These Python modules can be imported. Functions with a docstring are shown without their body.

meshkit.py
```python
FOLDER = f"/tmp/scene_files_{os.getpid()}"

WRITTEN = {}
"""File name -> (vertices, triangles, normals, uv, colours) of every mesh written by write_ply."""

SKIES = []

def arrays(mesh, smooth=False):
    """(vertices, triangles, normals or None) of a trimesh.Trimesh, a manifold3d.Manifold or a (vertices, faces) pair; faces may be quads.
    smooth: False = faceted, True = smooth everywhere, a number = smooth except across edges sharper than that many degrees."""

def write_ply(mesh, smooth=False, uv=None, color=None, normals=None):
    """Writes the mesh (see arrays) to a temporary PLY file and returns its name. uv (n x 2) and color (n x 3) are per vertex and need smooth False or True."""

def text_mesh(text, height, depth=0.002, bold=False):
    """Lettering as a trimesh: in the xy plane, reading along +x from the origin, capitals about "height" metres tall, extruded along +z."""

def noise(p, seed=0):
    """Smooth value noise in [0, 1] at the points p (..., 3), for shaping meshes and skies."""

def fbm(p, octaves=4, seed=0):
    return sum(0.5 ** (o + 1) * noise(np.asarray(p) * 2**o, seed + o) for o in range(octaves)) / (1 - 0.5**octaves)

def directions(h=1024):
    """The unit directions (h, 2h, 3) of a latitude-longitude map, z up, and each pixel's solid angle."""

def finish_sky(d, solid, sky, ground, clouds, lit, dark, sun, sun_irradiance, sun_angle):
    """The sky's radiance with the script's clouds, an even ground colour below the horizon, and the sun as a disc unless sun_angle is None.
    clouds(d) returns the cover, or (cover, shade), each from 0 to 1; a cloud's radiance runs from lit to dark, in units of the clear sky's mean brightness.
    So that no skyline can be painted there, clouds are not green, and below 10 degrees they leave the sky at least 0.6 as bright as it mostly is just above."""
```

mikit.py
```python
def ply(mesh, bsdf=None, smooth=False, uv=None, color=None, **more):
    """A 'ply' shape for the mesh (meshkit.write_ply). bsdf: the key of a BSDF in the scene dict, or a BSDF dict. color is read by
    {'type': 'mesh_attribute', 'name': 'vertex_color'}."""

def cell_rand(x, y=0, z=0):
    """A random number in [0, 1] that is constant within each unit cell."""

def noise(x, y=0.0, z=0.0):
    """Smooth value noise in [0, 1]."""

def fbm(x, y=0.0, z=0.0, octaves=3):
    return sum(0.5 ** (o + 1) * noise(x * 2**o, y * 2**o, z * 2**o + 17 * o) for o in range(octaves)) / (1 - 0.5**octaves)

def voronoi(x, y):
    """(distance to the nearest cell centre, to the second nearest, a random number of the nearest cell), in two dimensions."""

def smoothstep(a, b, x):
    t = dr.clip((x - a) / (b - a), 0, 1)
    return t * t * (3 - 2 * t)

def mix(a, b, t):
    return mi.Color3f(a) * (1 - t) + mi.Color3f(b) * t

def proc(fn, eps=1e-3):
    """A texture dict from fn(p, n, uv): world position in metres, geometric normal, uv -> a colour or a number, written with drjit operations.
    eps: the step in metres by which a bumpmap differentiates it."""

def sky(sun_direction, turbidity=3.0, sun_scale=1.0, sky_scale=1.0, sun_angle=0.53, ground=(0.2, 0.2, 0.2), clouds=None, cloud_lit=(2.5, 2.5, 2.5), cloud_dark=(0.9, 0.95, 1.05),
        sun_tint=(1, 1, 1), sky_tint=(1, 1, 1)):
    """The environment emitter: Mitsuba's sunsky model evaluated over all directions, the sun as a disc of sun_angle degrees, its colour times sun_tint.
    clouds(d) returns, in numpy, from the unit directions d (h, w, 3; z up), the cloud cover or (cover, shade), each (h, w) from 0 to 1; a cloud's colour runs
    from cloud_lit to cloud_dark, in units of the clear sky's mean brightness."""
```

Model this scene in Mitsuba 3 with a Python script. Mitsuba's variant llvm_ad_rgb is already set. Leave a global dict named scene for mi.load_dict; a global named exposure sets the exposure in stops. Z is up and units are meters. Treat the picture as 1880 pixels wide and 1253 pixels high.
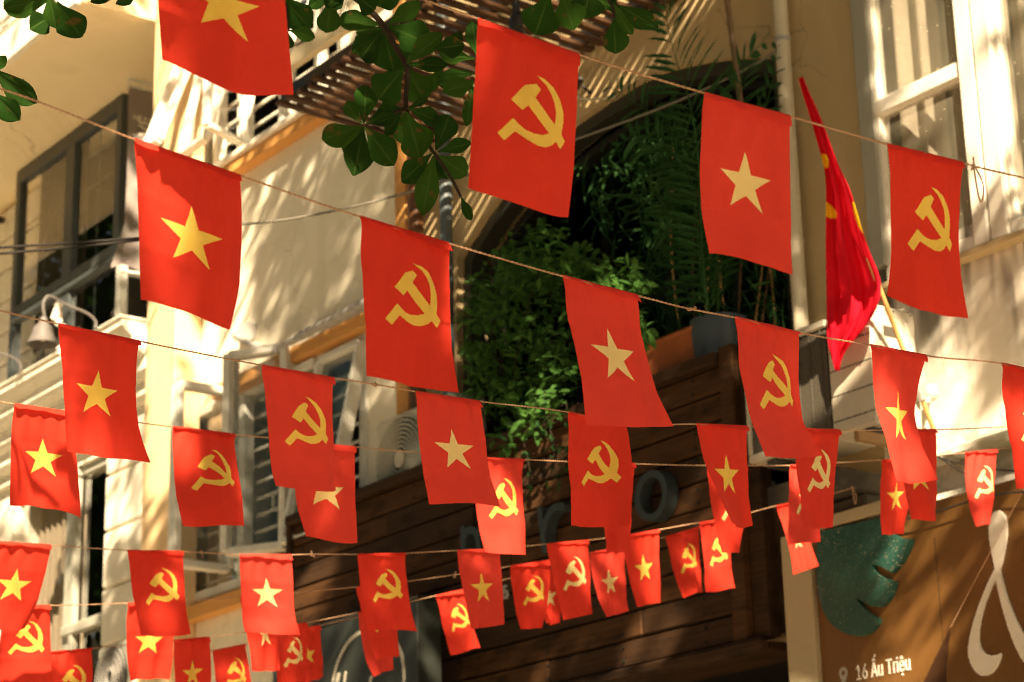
import math
import numpy as np
import drjit as dr
import trimesh
import shapely
from shapely.geometry import Polygon, LineString, Point, box as sbox
from shapely import affinity
import mitsuba as mi
import mikit
import meshkit
from mikit import noise, fbm, voronoi, cell_rand, smoothstep, mix, proc

RNG = np.random.default_rng(7)
scene, labels = {}, {}

# ------------------------------------------------------------------ camera, sky, exposure
F = 4088.5                                     # focal length in photograph pixels (1880 wide)
AL, PITCH, ROLL = np.radians([36.7575, 17.7519, -1.3892])
CAM = np.array([0.0, -7.4, 1.6])
FW = np.array([-np.cos(AL) * np.cos(PITCH), np.sin(AL) * np.cos(PITCH), np.sin(PITCH)])
_r = np.cross(FW, [0, 0, 1.0]); _r /= np.linalg.norm(_r); _u = np.cross(_r, FW)
RT = _r * np.cos(ROLL) + _u * np.sin(ROLL)
UP = -_r * np.sin(ROLL) + _u * np.cos(ROLL)
T = mi.ScalarTransform4f
scene['camera'] = {'type': 'thinlens', 'fov_axis': 'x', 'fov': float(np.degrees(2 * np.arctan(940 / F))),
                   'aperture_radius': 0.006, 'focus_distance': 5.2, 'near_clip': 0.1, 'far_clip': 500.0,
                   'to_world': T().look_at(origin=CAM.tolist(), target=(CAM + FW).tolist(), up=UP.tolist())}
SUN = np.array([0.74, -0.42, 0.56]); SUN /= np.linalg.norm(SUN)
scene['sky_light'] = mikit.sky(SUN.tolist(), turbidity=3.5, sun_scale=2.2, sky_scale=0.48, sun_tint=(1.0, 0.98, 0.95),
                               sky_tint=(1.30, 1.0, 0.66), ground=(0.25, 0.2, 0.13))
exposure = 2.66


# ------------------------------------------------------------------ measuring: where a seen point lies on a plane of the place
def ray(x, y):
    return FW + RT * (x - 940) / F - UP * (y - 626.5) / F


def at(x, y, Y=0.0):
    d = ray(x, y)
    return CAM + d * (Y - CAM[1]) / d[1]


def atX(x, y, X):
    d = ray(x, y)
    return CAM + d * (X - CAM[0]) / d[0]


def atD(x, y, D):
    return CAM + ray(x, y) * D


def pix(p):
    q = np.asarray(p) - CAM
    z = q @ FW
    return np.stack([940 + F * (q @ RT) / z, 626.5 - F * (q @ UP) / z, z], -1)


def poly(pts, Y=0.0):
    return Polygon([(q[0], q[2]) for q in (at(x, y, Y) for x, y in pts)]).buffer(0)


# ------------------------------------------------------------------ materials
def rgb(c):
    return {'type': 'rgb', 'value': [float(v) for v in c]}


def principled(key, c, rough=0.6, spec=0.4, **more):
    col = c if isinstance(c, dict) else rgb(c)
    scene[key] = {'type': 'twosided', 'bsdf': {'type': 'principled', 'base_color': col, 'roughness': rough, 'specular': spec, **more}}
    return key


def bumped(key, c, fn, scale, rough=0.75, spec=0.3):
    col = c if isinstance(c, dict) else rgb(c)
    scene[key] = {'type': 'twosided', 'bsdf': {'type': 'bumpmap', 'arbitrary': proc(fn, eps=0.004), 'scale': scale,
                  'bsdf': {'type': 'principled', 'base_color': col, 'roughness': rough, 'specular': spec}}}
    return key


def plaster_bump(p, n, uv):
    return fbm(p.x * 30, p.y * 30, p.z * 30, 3) + 0.6 * fbm(p.x * 4, p.y * 4, p.z * 4, 2)


def plaster(key, c, dirt=0.25, dirtcol=(0.2, 0.15, 0.08)):
    def col(p, n, uv):
        big = fbm(p.x * 0.9, p.y * 0.9, p.z * 0.9, 3)
        streak = fbm(p.x * 9 + p.y * 9, 3.0, p.z * 0.8, 3)
        fine = fbm(p.x * 25, p.y * 25, p.z * 25, 2)
        k = smoothstep(0.5, 0.85, 0.55 * big + 0.45 * streak) * dirt + (fine - 0.5) * 0.06
        d1, d2, w = voronoi((p.x + p.y) * 1.3 + 0.25 * fbm(p.x * 6, p.y * 6, p.z * 6, 2), p.z * 1.1 + 0.25 * fbm(p.x * 6 + 9, p.y * 6, p.z * 6, 2))
        crack = smoothstep(0.012, 0.0, d2 - d1) * smoothstep(0.50, 0.66, big) * 0.45
        patch = smoothstep(0.62, 0.66, fbm(p.x * 1.7 + 5, p.y * 1.7, p.z * 2.3, 3)) * 0.07
        return mix(c, dirtcol, dr.clip(k + crack + patch, 0, 1)) * (0.93 + 0.14 * big)
    return bumped(key, proc(col), plaster_bump, 0.0022)


plaster('cream_plaster', (0.80, 0.75, 0.60), 0.16, (0.34, 0.27, 0.16))
plaster('soffit_plaster', (0.84, 0.72, 0.48), 0.12)
plaster('pale_plaster', (0.78, 0.74, 0.62), 0.26, (0.28, 0.23, 0.15))
plaster('yellow_plaster', (0.80, 0.58, 0.33), 0.2)
plaster('orange_plaster', (0.60, 0.30, 0.09), 0.25)
plaster('tan_plaster', (0.52, 0.40, 0.22), 0.25)
plaster('street_plaster', (0.55, 0.45, 0.30), 0.3)


def stained(p, n, uv):
    big = fbm(p.x * 2.2, p.y, p.z * 1.6, 4)
    run = fbm(p.x * 14, 1.0, p.z * 1.3, 3)
    near = smoothstep(0.75, 0.0, 5.02 - p.z)                        # mould runs down from under the window ledge
    mould = smoothstep(0.56, 0.80, 0.5 * big + 0.5 * run + 0.20 * near) * (0.25 + 0.75 * near)
    low = smoothstep(0.20, 0.0, p.z - 4.12) * smoothstep(0.4, 0.65, fbm(p.x * 12, 2.0, p.z * 12, 3))
    base = mi.Color3f(0.80, 0.76, 0.66) * (0.9 + 0.2 * fbm(p.x * 5, p.y * 5, p.z * 5, 3))
    base = mix(base, (0.08, 0.065, 0.045), dr.clip(mould * 0.9, 0, 1))
    return mix(base, (0.20, 0.22, 0.09), dr.clip(low * 0.6, 0, 1))


bumped('stained_plaster', proc(stained), plaster_bump, 0.004)


def grimy(p, n, uv):
    k = fbm(p.x * 6, p.y * 6, p.z * 6, 4)
    return mix((0.03, 0.026, 0.02), (0.10, 0.085, 0.06), smoothstep(0.3, 0.75, k))


bumped('grimy_concrete', proc(grimy), plaster_bump, 0.004)

WOODS = []
for i, (c0, c1) in enumerate([((0.036, 0.017, 0.008), (0.085, 0.039, 0.014)), ((0.038, 0.018, 0.008), (0.09, 0.040, 0.014)),
                              ((0.022, 0.012, 0.007), (0.055, 0.028, 0.013)), ((0.05, 0.022, 0.008), (0.12, 0.050, 0.016))]):
    def wood_col(p, n, uv, c0=c0, c1=c1, s=i * 7.3):
        g = fbm(p.x * 3 + s, p.y * 40, p.z * 70, 3)
        blot = fbm(p.x * 5 + s, p.y * 5, p.z * 12, 3)
        return mix(mix(c0, c1, g), (0.014, 0.009, 0.005), smoothstep(0.5, 0.8, blot) * 0.8)

    def wood_bump(p, n, uv):
        return fbm(p.x * 4, p.y * 50, p.z * 90, 2)
    WOODS.append(bumped('weathered_plank_wood' + '_b' * i, proc(wood_col), wood_bump, 0.0012, 0.75, 0.15))


def slat_col(p, n, uv):
    g = fbm(p.x * 60, p.y * 4, p.z * 60, 3)
    return mix((0.035, 0.016, 0.008), (0.09, 0.042, 0.017), g)


bumped('slat_wood', proc(slat_col), lambda p, n, uv: fbm(p.x * 70, p.y * 5, p.z * 70, 2), 0.001, 0.6)


def bamboo_col(p, n, uv):
    return mix((0.42, 0.26, 0.09), (0.60, 0.40, 0.15), fbm(p.x * 12, p.y * 12, p.z * 12, 3))


principled('bamboo_wood', proc(bamboo_col), 0.45)
principled('dark_bamboo', (0.16, 0.10, 0.045), 0.5)
principled('white_paint', (0.78, 0.74, 0.64), 0.4)


def worn_white(p, n, uv):
    return mi.Color3f(0.66, 0.66, 0.60) * (0.87 + 0.3 * fbm(p.x * 8, p.y * 8, p.z * 5, 3))


principled('grey_white_paint', proc(worn_white), 0.45)
principled('window_board', (0.36, 0.36, 0.30), 0.5)
principled('slate_metal', (0.055, 0.065, 0.065), 0.35)
principled('black_metal', (0.02, 0.02, 0.018), 0.4)
principled('dark_frame', (0.035, 0.034, 0.026), 0.45)
principled('letter_slate', (0.034, 0.047, 0.050), 0.45)
principled('grey_metal', (0.38, 0.37, 0.35), 0.4)
principled('lamp_metal', (0.13, 0.12, 0.112), 0.5)
principled('grey_pipe', (0.10, 0.13, 0.14), 0.4)
principled('brown_pipe', (0.13, 0.055, 0.02), 0.4)
principled('cream_pipe', (0.62, 0.56, 0.42), 0.4)
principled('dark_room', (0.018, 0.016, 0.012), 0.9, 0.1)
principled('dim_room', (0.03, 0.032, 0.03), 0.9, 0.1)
principled('cable_black', (0.025, 0.022, 0.02), 0.5)
principled('cable_grey', (0.16, 0.15, 0.12), 0.5)
principled('clay', proc(lambda p, n, uv: mix((0.28, 0.075, 0.024), (0.42, 0.12, 0.036), fbm(p.x * 9, p.y * 9, p.z * 9, 3))), 0.5)
principled('blue_pot', (0.055, 0.075, 0.095), 0.4)
principled('asphalt', (0.06, 0.058, 0.052), 0.85)
principled('pale_paving', (0.36, 0.31, 0.23), 0.85)
principled('sign_black', (0.022, 0.026, 0.022), 0.35)
principled('chalk_white', (0.36, 0.34, 0.28), 0.6)
principled('unit_cream', proc(lambda p, n, uv: mi.Color3f(0.54, 0.50, 0.40) * (0.82 + 0.3 * fbm(p.x * 7, p.y * 7, p.z * 4, 3))), 0.45)
plaster('post_plaster', (0.40, 0.33, 0.20), 0.2)
principled('batten_wood', (0.26, 0.15, 0.06), 0.6)
principled('unit_dark', (0.05, 0.048, 0.04), 0.6)
principled('louvre_metal', (0.075, 0.066, 0.05), 0.5)


def sign_brown(p, n, uv):
    return mix((0.135, 0.066, 0.019), (0.175, 0.088, 0.026), fbm(p.x * 2, p.y, p.z * 3, 3)) * (0.94 + 0.12 * fbm(p.x * 90, p.y * 3, p.z * 20, 2))


principled('brown_board', proc(sign_brown), 0.35, 0.4)
principled('dark_brown_print', (0.05, 0.024, 0.011), 0.4)


def leaf_plate(p, n, uv):
    d, e, w = voronoi(p.x * 75, p.z * 75)
    d2, e2, w2 = voronoi(p.x * 170 + 3, p.z * 170)
    band = smoothstep(0.47, 0.68, fbm(p.x * 4.5 + p.z * 1.5, 0.3, p.z * 2.5 - p.x * 2, 3))
    s = dr.select(w > 0.78, smoothstep(0.30, 0.15, d), 0.0) + dr.select(w2 > 0.8, smoothstep(0.33, 0.15, d2), 0.0) * 0.7
    return mix(mix((0.012, 0.056, 0.043), (0.024, 0.092, 0.07), fbm(p.x * 9, 1.0, p.z * 9, 3)), (0.60, 0.52, 0.30), dr.clip(s * (0.16 + 0.8 * band), 0, 1))


principled('green_plate', proc(leaf_plate), 0.4)


def weave(p, n, uv):
    return 0.95 + 0.05 * noise(uv.x * 900, uv.y * 40) * 1.0 + 0.05 * noise(uv.x * 40, uv.y * 1300)


def cloth(key, c, trans, rough=0.5, sheen=0.6, dirt=0.0):
    def col(p, n, uv):
        return mi.Color3f(c) * weave(p, n, uv) * (0.95 + 0.1 * fbm(p.x * 12, p.y * 12, p.z * 12, 2))
    scene[key] = {'type': 'principledthin', 'base_color': proc(col), 'roughness': rough, 'diff_trans': trans,
                  'sheen': sheen, 'eta': 2.0}
    return key


cloth('red_cloth', (0.74, 0.052, 0.032), 0.7)
cloth('red_cloth_faded', (0.75, 0.066, 0.046), 0.7)
cloth('yellow_print', (0.86, 0.60, 0.12), 0.5)
cloth('yellow_print_pale', (0.86, 0.68, 0.30), 0.5)
cloth('curtain_cloth', (0.50, 0.42, 0.30), 0.5, 0.8)
cloth('banner_cloth', (0.36, 0.32, 0.30), 0.4, 0.7)
principled('twine', proc(lambda p, n, uv: mix((0.34, 0.17, 0.09), (0.55, 0.36, 0.22), fbm(p.x * 60, p.y * 60, p.z * 60, 2))), 0.8)


def satin(p, n, uv):
    red = mi.Color3f(0.66, 0.012, 0.03) * (0.9 + 0.2 * fbm(uv.x * 8, uv.y * 8, 0.0, 3))
    def spot(cx, cy, rx, ry, k):
        a = uv.x - cx; b = uv.y - cy
        return smoothstep(1.12, 0.95, dr.sqrt((a / rx) ** 2 + ((b - k * a) / ry) ** 2))
    s = spot(0.12, 0.345, 0.30, 0.026, -0.05) + spot(0.05, 0.505, 0.26, 0.016, 0.03) + spot(1.0, 0.53, 0.09, 0.04, 0.1)
    return mix(red, (0.85, 0.55, 0.02), dr.clip(s, 0, 1))


scene['satin_flag'] = {'type': 'principledthin', 'base_color': proc(satin), 'roughness': 0.38, 'diff_trans': 0.5, 'sheen': 0.4, 'eta': 1.5}


def foliage(key, c0, c1, trans=0.7, rough=0.45, f=3.0):
    def col(p, n, uv):
        return mix(c0, c1, fbm(p.x * f, p.y * f, p.z * f, 3))
    scene[key] = {'type': 'principledthin', 'base_color': proc(col), 'roughness': rough, 'diff_trans': trans, 'eta': 1.4}
    return key


def big_leaf(key, c0, c1, trans):
    def col(p, n, uv):
        q = dr.abs(uv.x)
        vein = smoothstep(0.07, 0.02, q) + 0.55 * smoothstep(0.16, 0.04, dr.abs(dr.sin((uv.y * 1.0 - q * 0.16) * 30.0))) * smoothstep(1.0, 0.3, q)
        c = mix(c0, c1, fbm(p.x * 9, p.y * 9, p.z * 9, 3))
        c = mix(c, (0.10, 0.16, 0.04), dr.clip(vein * 0.45, 0, 1))
        spot = smoothstep(0.70, 0.82, fbm(p.x * 38, p.y * 38, p.z * 38, 2))
        return mix(c, (0.13, 0.08, 0.025), spot * 0.7)
    scene[key] = {'type': 'principledthin', 'base_color': proc(col), 'roughness': 0.42, 'diff_trans': trans, 'eta': 1.4}


big_leaf('big_leaf', (0.014, 0.045, 0.008), (0.035, 0.10, 0.016), 0.9)
big_leaf('big_leaf_b', (0.022, 0.062, 0.009), (0.055, 0.135, 0.02), 1.1)
big_leaf('big_leaf_c', (0.012, 0.034, 0.007), (0.028, 0.075, 0.013), 0.7)
foliage('almond_leaf', (0.012, 0.038, 0.007), (0.026, 0.075, 0.012), 0.5, 0.4, 9.0)
foliage('bush_leaf', (0.028, 0.085, 0.02), (0.09, 0.20, 0.042), 0.7, 0.4, 6.0)
foliage('palm_leaf', (0.022, 0.07, 0.026), (0.06, 0.15, 0.045), 0.6, 0.45, 5.0)
principled('bark', proc(lambda p, n, uv: mix((0.06, 0.045, 0.03), (0.14, 0.11, 0.075), fbm(p.x * 14, p.y * 14, p.z * 5, 3))), 0.9)
principled('twig', (0.03, 0.02, 0.012), 0.8, 0.2)
scene['pane'] = {'type': 'thindielectric', 'int_ior': 1.5}
scene['bay_pane'] = {'type': 'thindielectric', 'int_ior': 1.22}


def dusty(p, n, uv):
    d, e, w = voronoi(p.x * 28, p.z * 28)
    return 0.07 + 0.10 * fbm(p.x * 3, p.y, p.z * 3, 3) + dr.select(w > 0.9, smoothstep(0.14, 0.06, d) * 0.7, 0.0)


scene['teal_pane'] = {'type': 'blendbsdf', 'weight': 0.28, 'bsdf_0': {'type': 'thindielectric', 'int_ior': 1.5}, 'bsdf_1': {'type': 'twosided', 'bsdf': {'type': 'principled', 'base_color': rgb((0.11, 0.165, 0.175)), 'roughness': 0.12, 'specular': 0.6}}}
principled('dust', (0.55, 0.50, 0.38), 0.9)
scene['dusty_pane'] = {'type': 'blendbsdf', 'weight': proc(dusty), 'bsdf_0': {'type': 'thindielectric', 'int_ior': 1.5},
                       'bsdf_1': {'type': 'twosided', 'bsdf': {'type': 'diffuse', 'reflectance': rgb((0.5, 0.46, 0.34))}}}


# ------------------------------------------------------------------ scene helpers
def numbered(key):
    if key not in scene and key not in labels and not any(k.startswith(key + '__') for k in scene):
        return key
    i = 1
    while True:
        k = f'{key}_{i:03d}'
        if k not in scene and k not in labels and not any(q.startswith(k + '__') for q in scene):
            return k
        i += 1


def thing(name, label, cat, group=None):
    key = numbered(name)
    labels[key] = {'label': label, 'category': cat}
    if group:
        labels[key]['group'] = group
    return key


COUNT = {}


def obj(name, mesh, mat, parent=None, smooth=False, label=None, kind=None, uv=None):
    key = (parent + '__' if parent else '') + name
    if parent:
        n = COUNT.get(key, -1) + 1
        COUNT[key] = n
        if n:
            key = f'{key}_{n:03d}'
    else:
        key = numbered(key)
    scene[key] = mikit.ply(mesh, mat, smooth=smooth, uv=uv)
    if label or kind:
        labels[key] = {}
        if label:
            labels[key]['label'] = label
        if kind:
            labels[key]['kind'] = kind
    return key


def box(x0, x1, y0, y1, z0, z1, c=0.0):
    lo = np.array([min(x0, x1), min(y0, y1), min(z0, z1)]); hi = np.array([max(x0, x1), max(y0, y1), max(z0, z1)])
    if c <= 0:
        return trimesh.creation.box(bounds=[lo, hi])
    pts = []
    for sx in (0, 1):
        for sy in (0, 1):
            for sz in (0, 1):
                p = np.where([sx, sy, sz], hi, lo); s = np.where([sx, sy, sz], -1, 1) * c
                pts += [p + s * [0, 1, 1], p + s * [1, 0, 1], p + s * [1, 1, 0]]
    return trimesh.convex.convex_hull(np.array(pts))


def prism(pg, y0, y1):
    """polygon in (X, Z), extruded from y0 (front) to y1"""
    ms = []
    for g in getattr(pg, 'geoms', [pg]):
        if g.is_empty or g.area < 1e-9:
            continue
        m = trimesh.creation.extrude_polygon(g, abs(y1 - y0), engine='earcut')
        v = m.vertices
        m.vertices = np.stack([v[:, 0], min(y0, y1) + v[:, 2], v[:, 1]], 1)
        m.invert()
        ms.append(m)
    return cat(*ms)


def prismx(pts, x0, x1):
    """profile of (Y, Z) points extruded along X"""
    m = trimesh.creation.extrude_polygon(Polygon(pts), abs(x1 - x0), engine='earcut')
    v = m.vertices
    m.vertices = np.stack([min(x0, x1) + v[:, 2], v[:, 0], v[:, 1]], 1)
    return m


def cat(*ms):
    ms = [m for m in ms if m is not None]
    return ms[0] if len(ms) == 1 else trimesh.util.concatenate(ms)


def tube(path, r, n=8, caps=True):
    P = np.asarray(path, float); m = len(P)
    R = np.broadcast_to(np.asarray(r, float), (m,))
    t = np.gradient(P, axis=0); t /= np.maximum(np.linalg.norm(t, axis=1, keepdims=True), 1e-12)
    a = np.array([0.31, 0.17, 0.93]); nn = np.cross(t[0], a); nn /= np.linalg.norm(nn)
    N = [nn]
    for i in range(1, m):
        q = N[-1] - t[i] * (N[-1] @ t[i]); N.append(q / np.linalg.norm(q))
    N = np.array(N); B = np.cross(t, N)
    ang = np.arange(n) * 2 * np.pi / n
    V = (P[:, None] + R[:, None, None] * (np.cos(ang)[None, :, None] * N[:, None] + np.sin(ang)[None, :, None] * B[:, None])).reshape(-1, 3)
    i, j = np.meshgrid(np.arange(m - 1), np.arange(n), indexing='ij'); k = (j + 1) % n
    q = np.stack([i * n + j, i * n + k, (i + 1) * n + k, (i + 1) * n + j], -1).reshape(-1, 4)
    f = [q[:, [0, 1, 2]], q[:, [0, 2, 3]]]
    if caps:
        V = np.vstack([V, P[:1], P[-1:]]); c0, c1 = m * n, m * n + 1; jj = np.arange(n)
        f += [np.stack([jj * 0 + c0, (jj + 1) % n, jj], 1), np.stack([jj * 0 + c1, (m - 1) * n + jj, (m - 1) * n + (jj + 1) % n], 1)]
    return trimesh.Trimesh(V, np.vstack(f), process=False)


def spline(pts, n=24):
    from scipy.interpolate import CubicSpline
    P = np.asarray(pts, float)
    s = np.r_[0, np.cumsum(np.linalg.norm(np.diff(P, axis=0), axis=1))]
    return CubicSpline(s, P)(np.linspace(0, s[-1], n))


def bar(p, q, w, d=None, ref=(0, 0, 1.0)):
    """rectangular bar from p to q, w by d"""
    p, q = np.asarray(p, float), np.asarray(q, float); t = q - p; L = np.linalg.norm(t); t /= L
    a = np.cross(t, ref)
    if np.linalg.norm(a) < 1e-3:
        a = np.cross(t, [1.0, 0, 0])
    a /= np.linalg.norm(a); b = np.cross(t, a)
    m = box(-w / 2, w / 2, -(d or w) / 2, (d or w) / 2, 0, L, min(w, d or w) * 0.12)
    m.apply_transform(np.block([[np.stack([a, b, t], 1), p[:, None]], [np.zeros((1, 3)), np.ones((1, 1))]]))
    return m


def lathe(profile, centre, n=24):
    m = trimesh.creation.revolve(np.array(profile, float), sections=n)
    m.apply_translation(centre)
    return m


def sash(parent, A, B, C, D, w=0.06, t=0.04, frame='white_paint', glass='pane', name='sash', stile=None):
    """a glazed leaf: corners A (top left), B (top right), C (bottom right), D (bottom left)"""
    A, B, C, D = (np.asarray(v, float) for v in (A, B, C, D))
    n = np.cross(B - A, D - A); n /= np.linalg.norm(n)
    ms = [bar(p, q, w if i_ < 2 else stile or w, t + .004 * (i_ < 2), np.cross(q - p, n)) for i_, (p, q) in enumerate(((A, B), (D, C), (A, D), (B, C)))]
    key = obj(name, cat(*ms), frame, parent)
    obj('pane', trimesh.Trimesh([A, B, C, D], [[0, 1, 2], [0, 2, 3]]), glass, key)
    return key


def leaves(P, d, nrm, L, W, fold=0.15, bend=0.2):
    """many six-point leaves in one mesh"""
    P = np.asarray(P, float); k = len(P)
    d = d / np.linalg.norm(d, axis=1, keepdims=True)
    s = np.cross(d, nrm); s /= np.maximum(np.linalg.norm(s, axis=1, keepdims=True), 1e-9); n = np.cross(s, d)
    L = np.broadcast_to(L, (k,))[:, None]; W = np.broadcast_to(W, (k,))[:, None]
    def q(a, b, c):
        return P + d * L * a + s * W * b + n * (W * abs(b) * 2 * fold - L * bend * c)
    V = np.stack([q(0, 0, 0), q(.35, .45, .03), q(.75, .35, .3), q(1, 0, .6), q(.75, -.35, .3), q(.35, -.45, .03), q(.5, 0, .12)], 1)
    f = np.array([[0, 1, 6], [1, 2, 6], [2, 3, 6], [3, 4, 6], [4, 5, 6], [5, 0, 6]])
    return trimesh.Trimesh(V.reshape(-1, 3), (np.arange(k)[:, None, None] * 7 + f).reshape(-1, 3), process=False)


def lettering(text, height, depth, origin, ex, ey, bold=True):
    m = meshkit.text_mesh(text, height, depth, bold)
    ex, ey = np.asarray(ex, float), np.asarray(ey, float)
    M = np.eye(4); M[:3, :3] = np.stack([ex, ey, np.cross(ex, ey)], 1); M[:3, 3] = origin
    m.apply_transform(M)
    return m


# ================================================================== the ground
obj('road', box(-60, 40, -11.2, -1.2, -0.02, 0.0), 'pale_paving', kind='structure')
obj('pavement', cat(box(-60, 40, -1.2, 0.4, -0.02, 0.12, 0.01), box(-60, 40, -14.0, -11.2, -0.02, 0.12, 0.01)), 'grimy_concrete', kind='structure')
obj('ground', box(-300, 300, -300, 300, -0.3, -0.03), 'asphalt', kind='structure')

# ================================================================== building A: the block at the left
ba = thing('apartment_building', 'cream rusticated building at the far left with a dark framed bay window under a slab', 'building')
YA = 0.5                                          # this house stands half a metre back from its neighbour
XA1 = -14.15
SOF = at(280, 137, 0.23)[2]                      # underside of the projecting slab
zc = at(209, 584, 0.04)[2]                       # top of the cornice
yf = 0.23
wl = at(42, 317, yf)[0]; wr = at(222, 470, yf)[0]
# wall with the lower opening
low_l, low_r = at(17, 900, YA)[0], at(190, 1000, YA)[0]
low_top, low_bot = at(150, 845, YA)[2], 2.4
wallA = sbox(-24, 1.5, XA1, SOF).difference(sbox(low_l, low_bot, low_r, low_top)).difference(sbox(wl + 0.02, zc - 0.1, wr + 0.30, SOF + 0.1))
obj('wall', prism(wallA, YA + 0.06, YA + 0.36), 'pale_plaster', ba)
# rusticated blocks, each its own
def blocks(x0, x1, z0, z1, h, yfr, mat='pale_plaster', parent=None):
    z = z0
    while z < z1 - 0.05:
        t = min(z + h - 0.022, z1)
        obj('block', box(x0, x1, YA + yfr, YA + 0.058, z, t, 0.012), mat, parent)
        z += h
gz = at(190, 979, YA)[2]
blocks(low_r, XA1 - 0.02, gz - 0.47 * 3 + 0.011, zc - 0.64, 0.47, 0.0, parent=ba)
gl = at(0, 396, YA)[2]
blocks(-18.9, wl - 0.05, gl - 0.31 * 7, SOF - 0.01, 0.31, -0.03, parent=ba)
# slab with the soffit
Xend = -14.135
outer = (0, -0.83)
soff = box(-24, Xend, outer[1], YA + 0.06, SOF, SOF + 0.22)
obj('slab', soff, 'soffit_plaster', ba)
fz = SOF
obj('fascia', box(-24, Xend, outer[1] - 0.05, outer[1] - 0.002, fz - 0.03, fz + 0.26, 0.01), 'white_paint', ba)
for k in range(2):
    obj('rail', box(-24, Xend, outer[1] - 0.04, outer[1], fz + 0.30 + k * 0.09, fz + 0.34 + k * 0.09, 0.006), 'grey_white_paint', ba)
for k in range(18):
    x = -20.5 + k * 0.34
    obj('baluster', box(x, x + 0.05, outer[1] - 0.035, outer[1] - 0.005, fz + 0.43, fz + 1.1, 0.006), 'white_paint', ba)
obj('upper_wall', box(-24, Xend - 0.02, YA + 0.1, YA + 0.4, SOF + 0.22, SOF + 4), 'pale_plaster', ba)
# bay window
bw = obj('bay_window', cat(
    bar((wl, yf, zc), (wl, yf, SOF), 0.10, 0.08, (0, 1, 0)), bar((wl, yf, SOF - 0.07), (wr, yf, SOF - 0.07), 0.13, 0.08, (0, 1, 0)),
    bar((at(131, 400, yf)[0], yf, zc), (at(131, 400, yf)[0], yf, SOF), 0.17, 0.07, (0, 1, 0)),
    bar((wr - 0.04, yf, at(228, 470, yf)[2]), (wr - 0.04, yf, SOF), 0.10, 0.08, (0, 1, 0)),
    bar((wl, yf, at(33, 575, yf)[2]), (wr, yf, at(33, 575, yf)[2]), 0.10, 0.08, (0, 1, 0)),
    bar((wl, yf - 0.02, at(33, 592, yf)[2]), (wr, yf - 0.02, at(33, 592, yf)[2]), 0.05, 0.08, (0, 1, 0))), 'slate_metal', ba)
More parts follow.
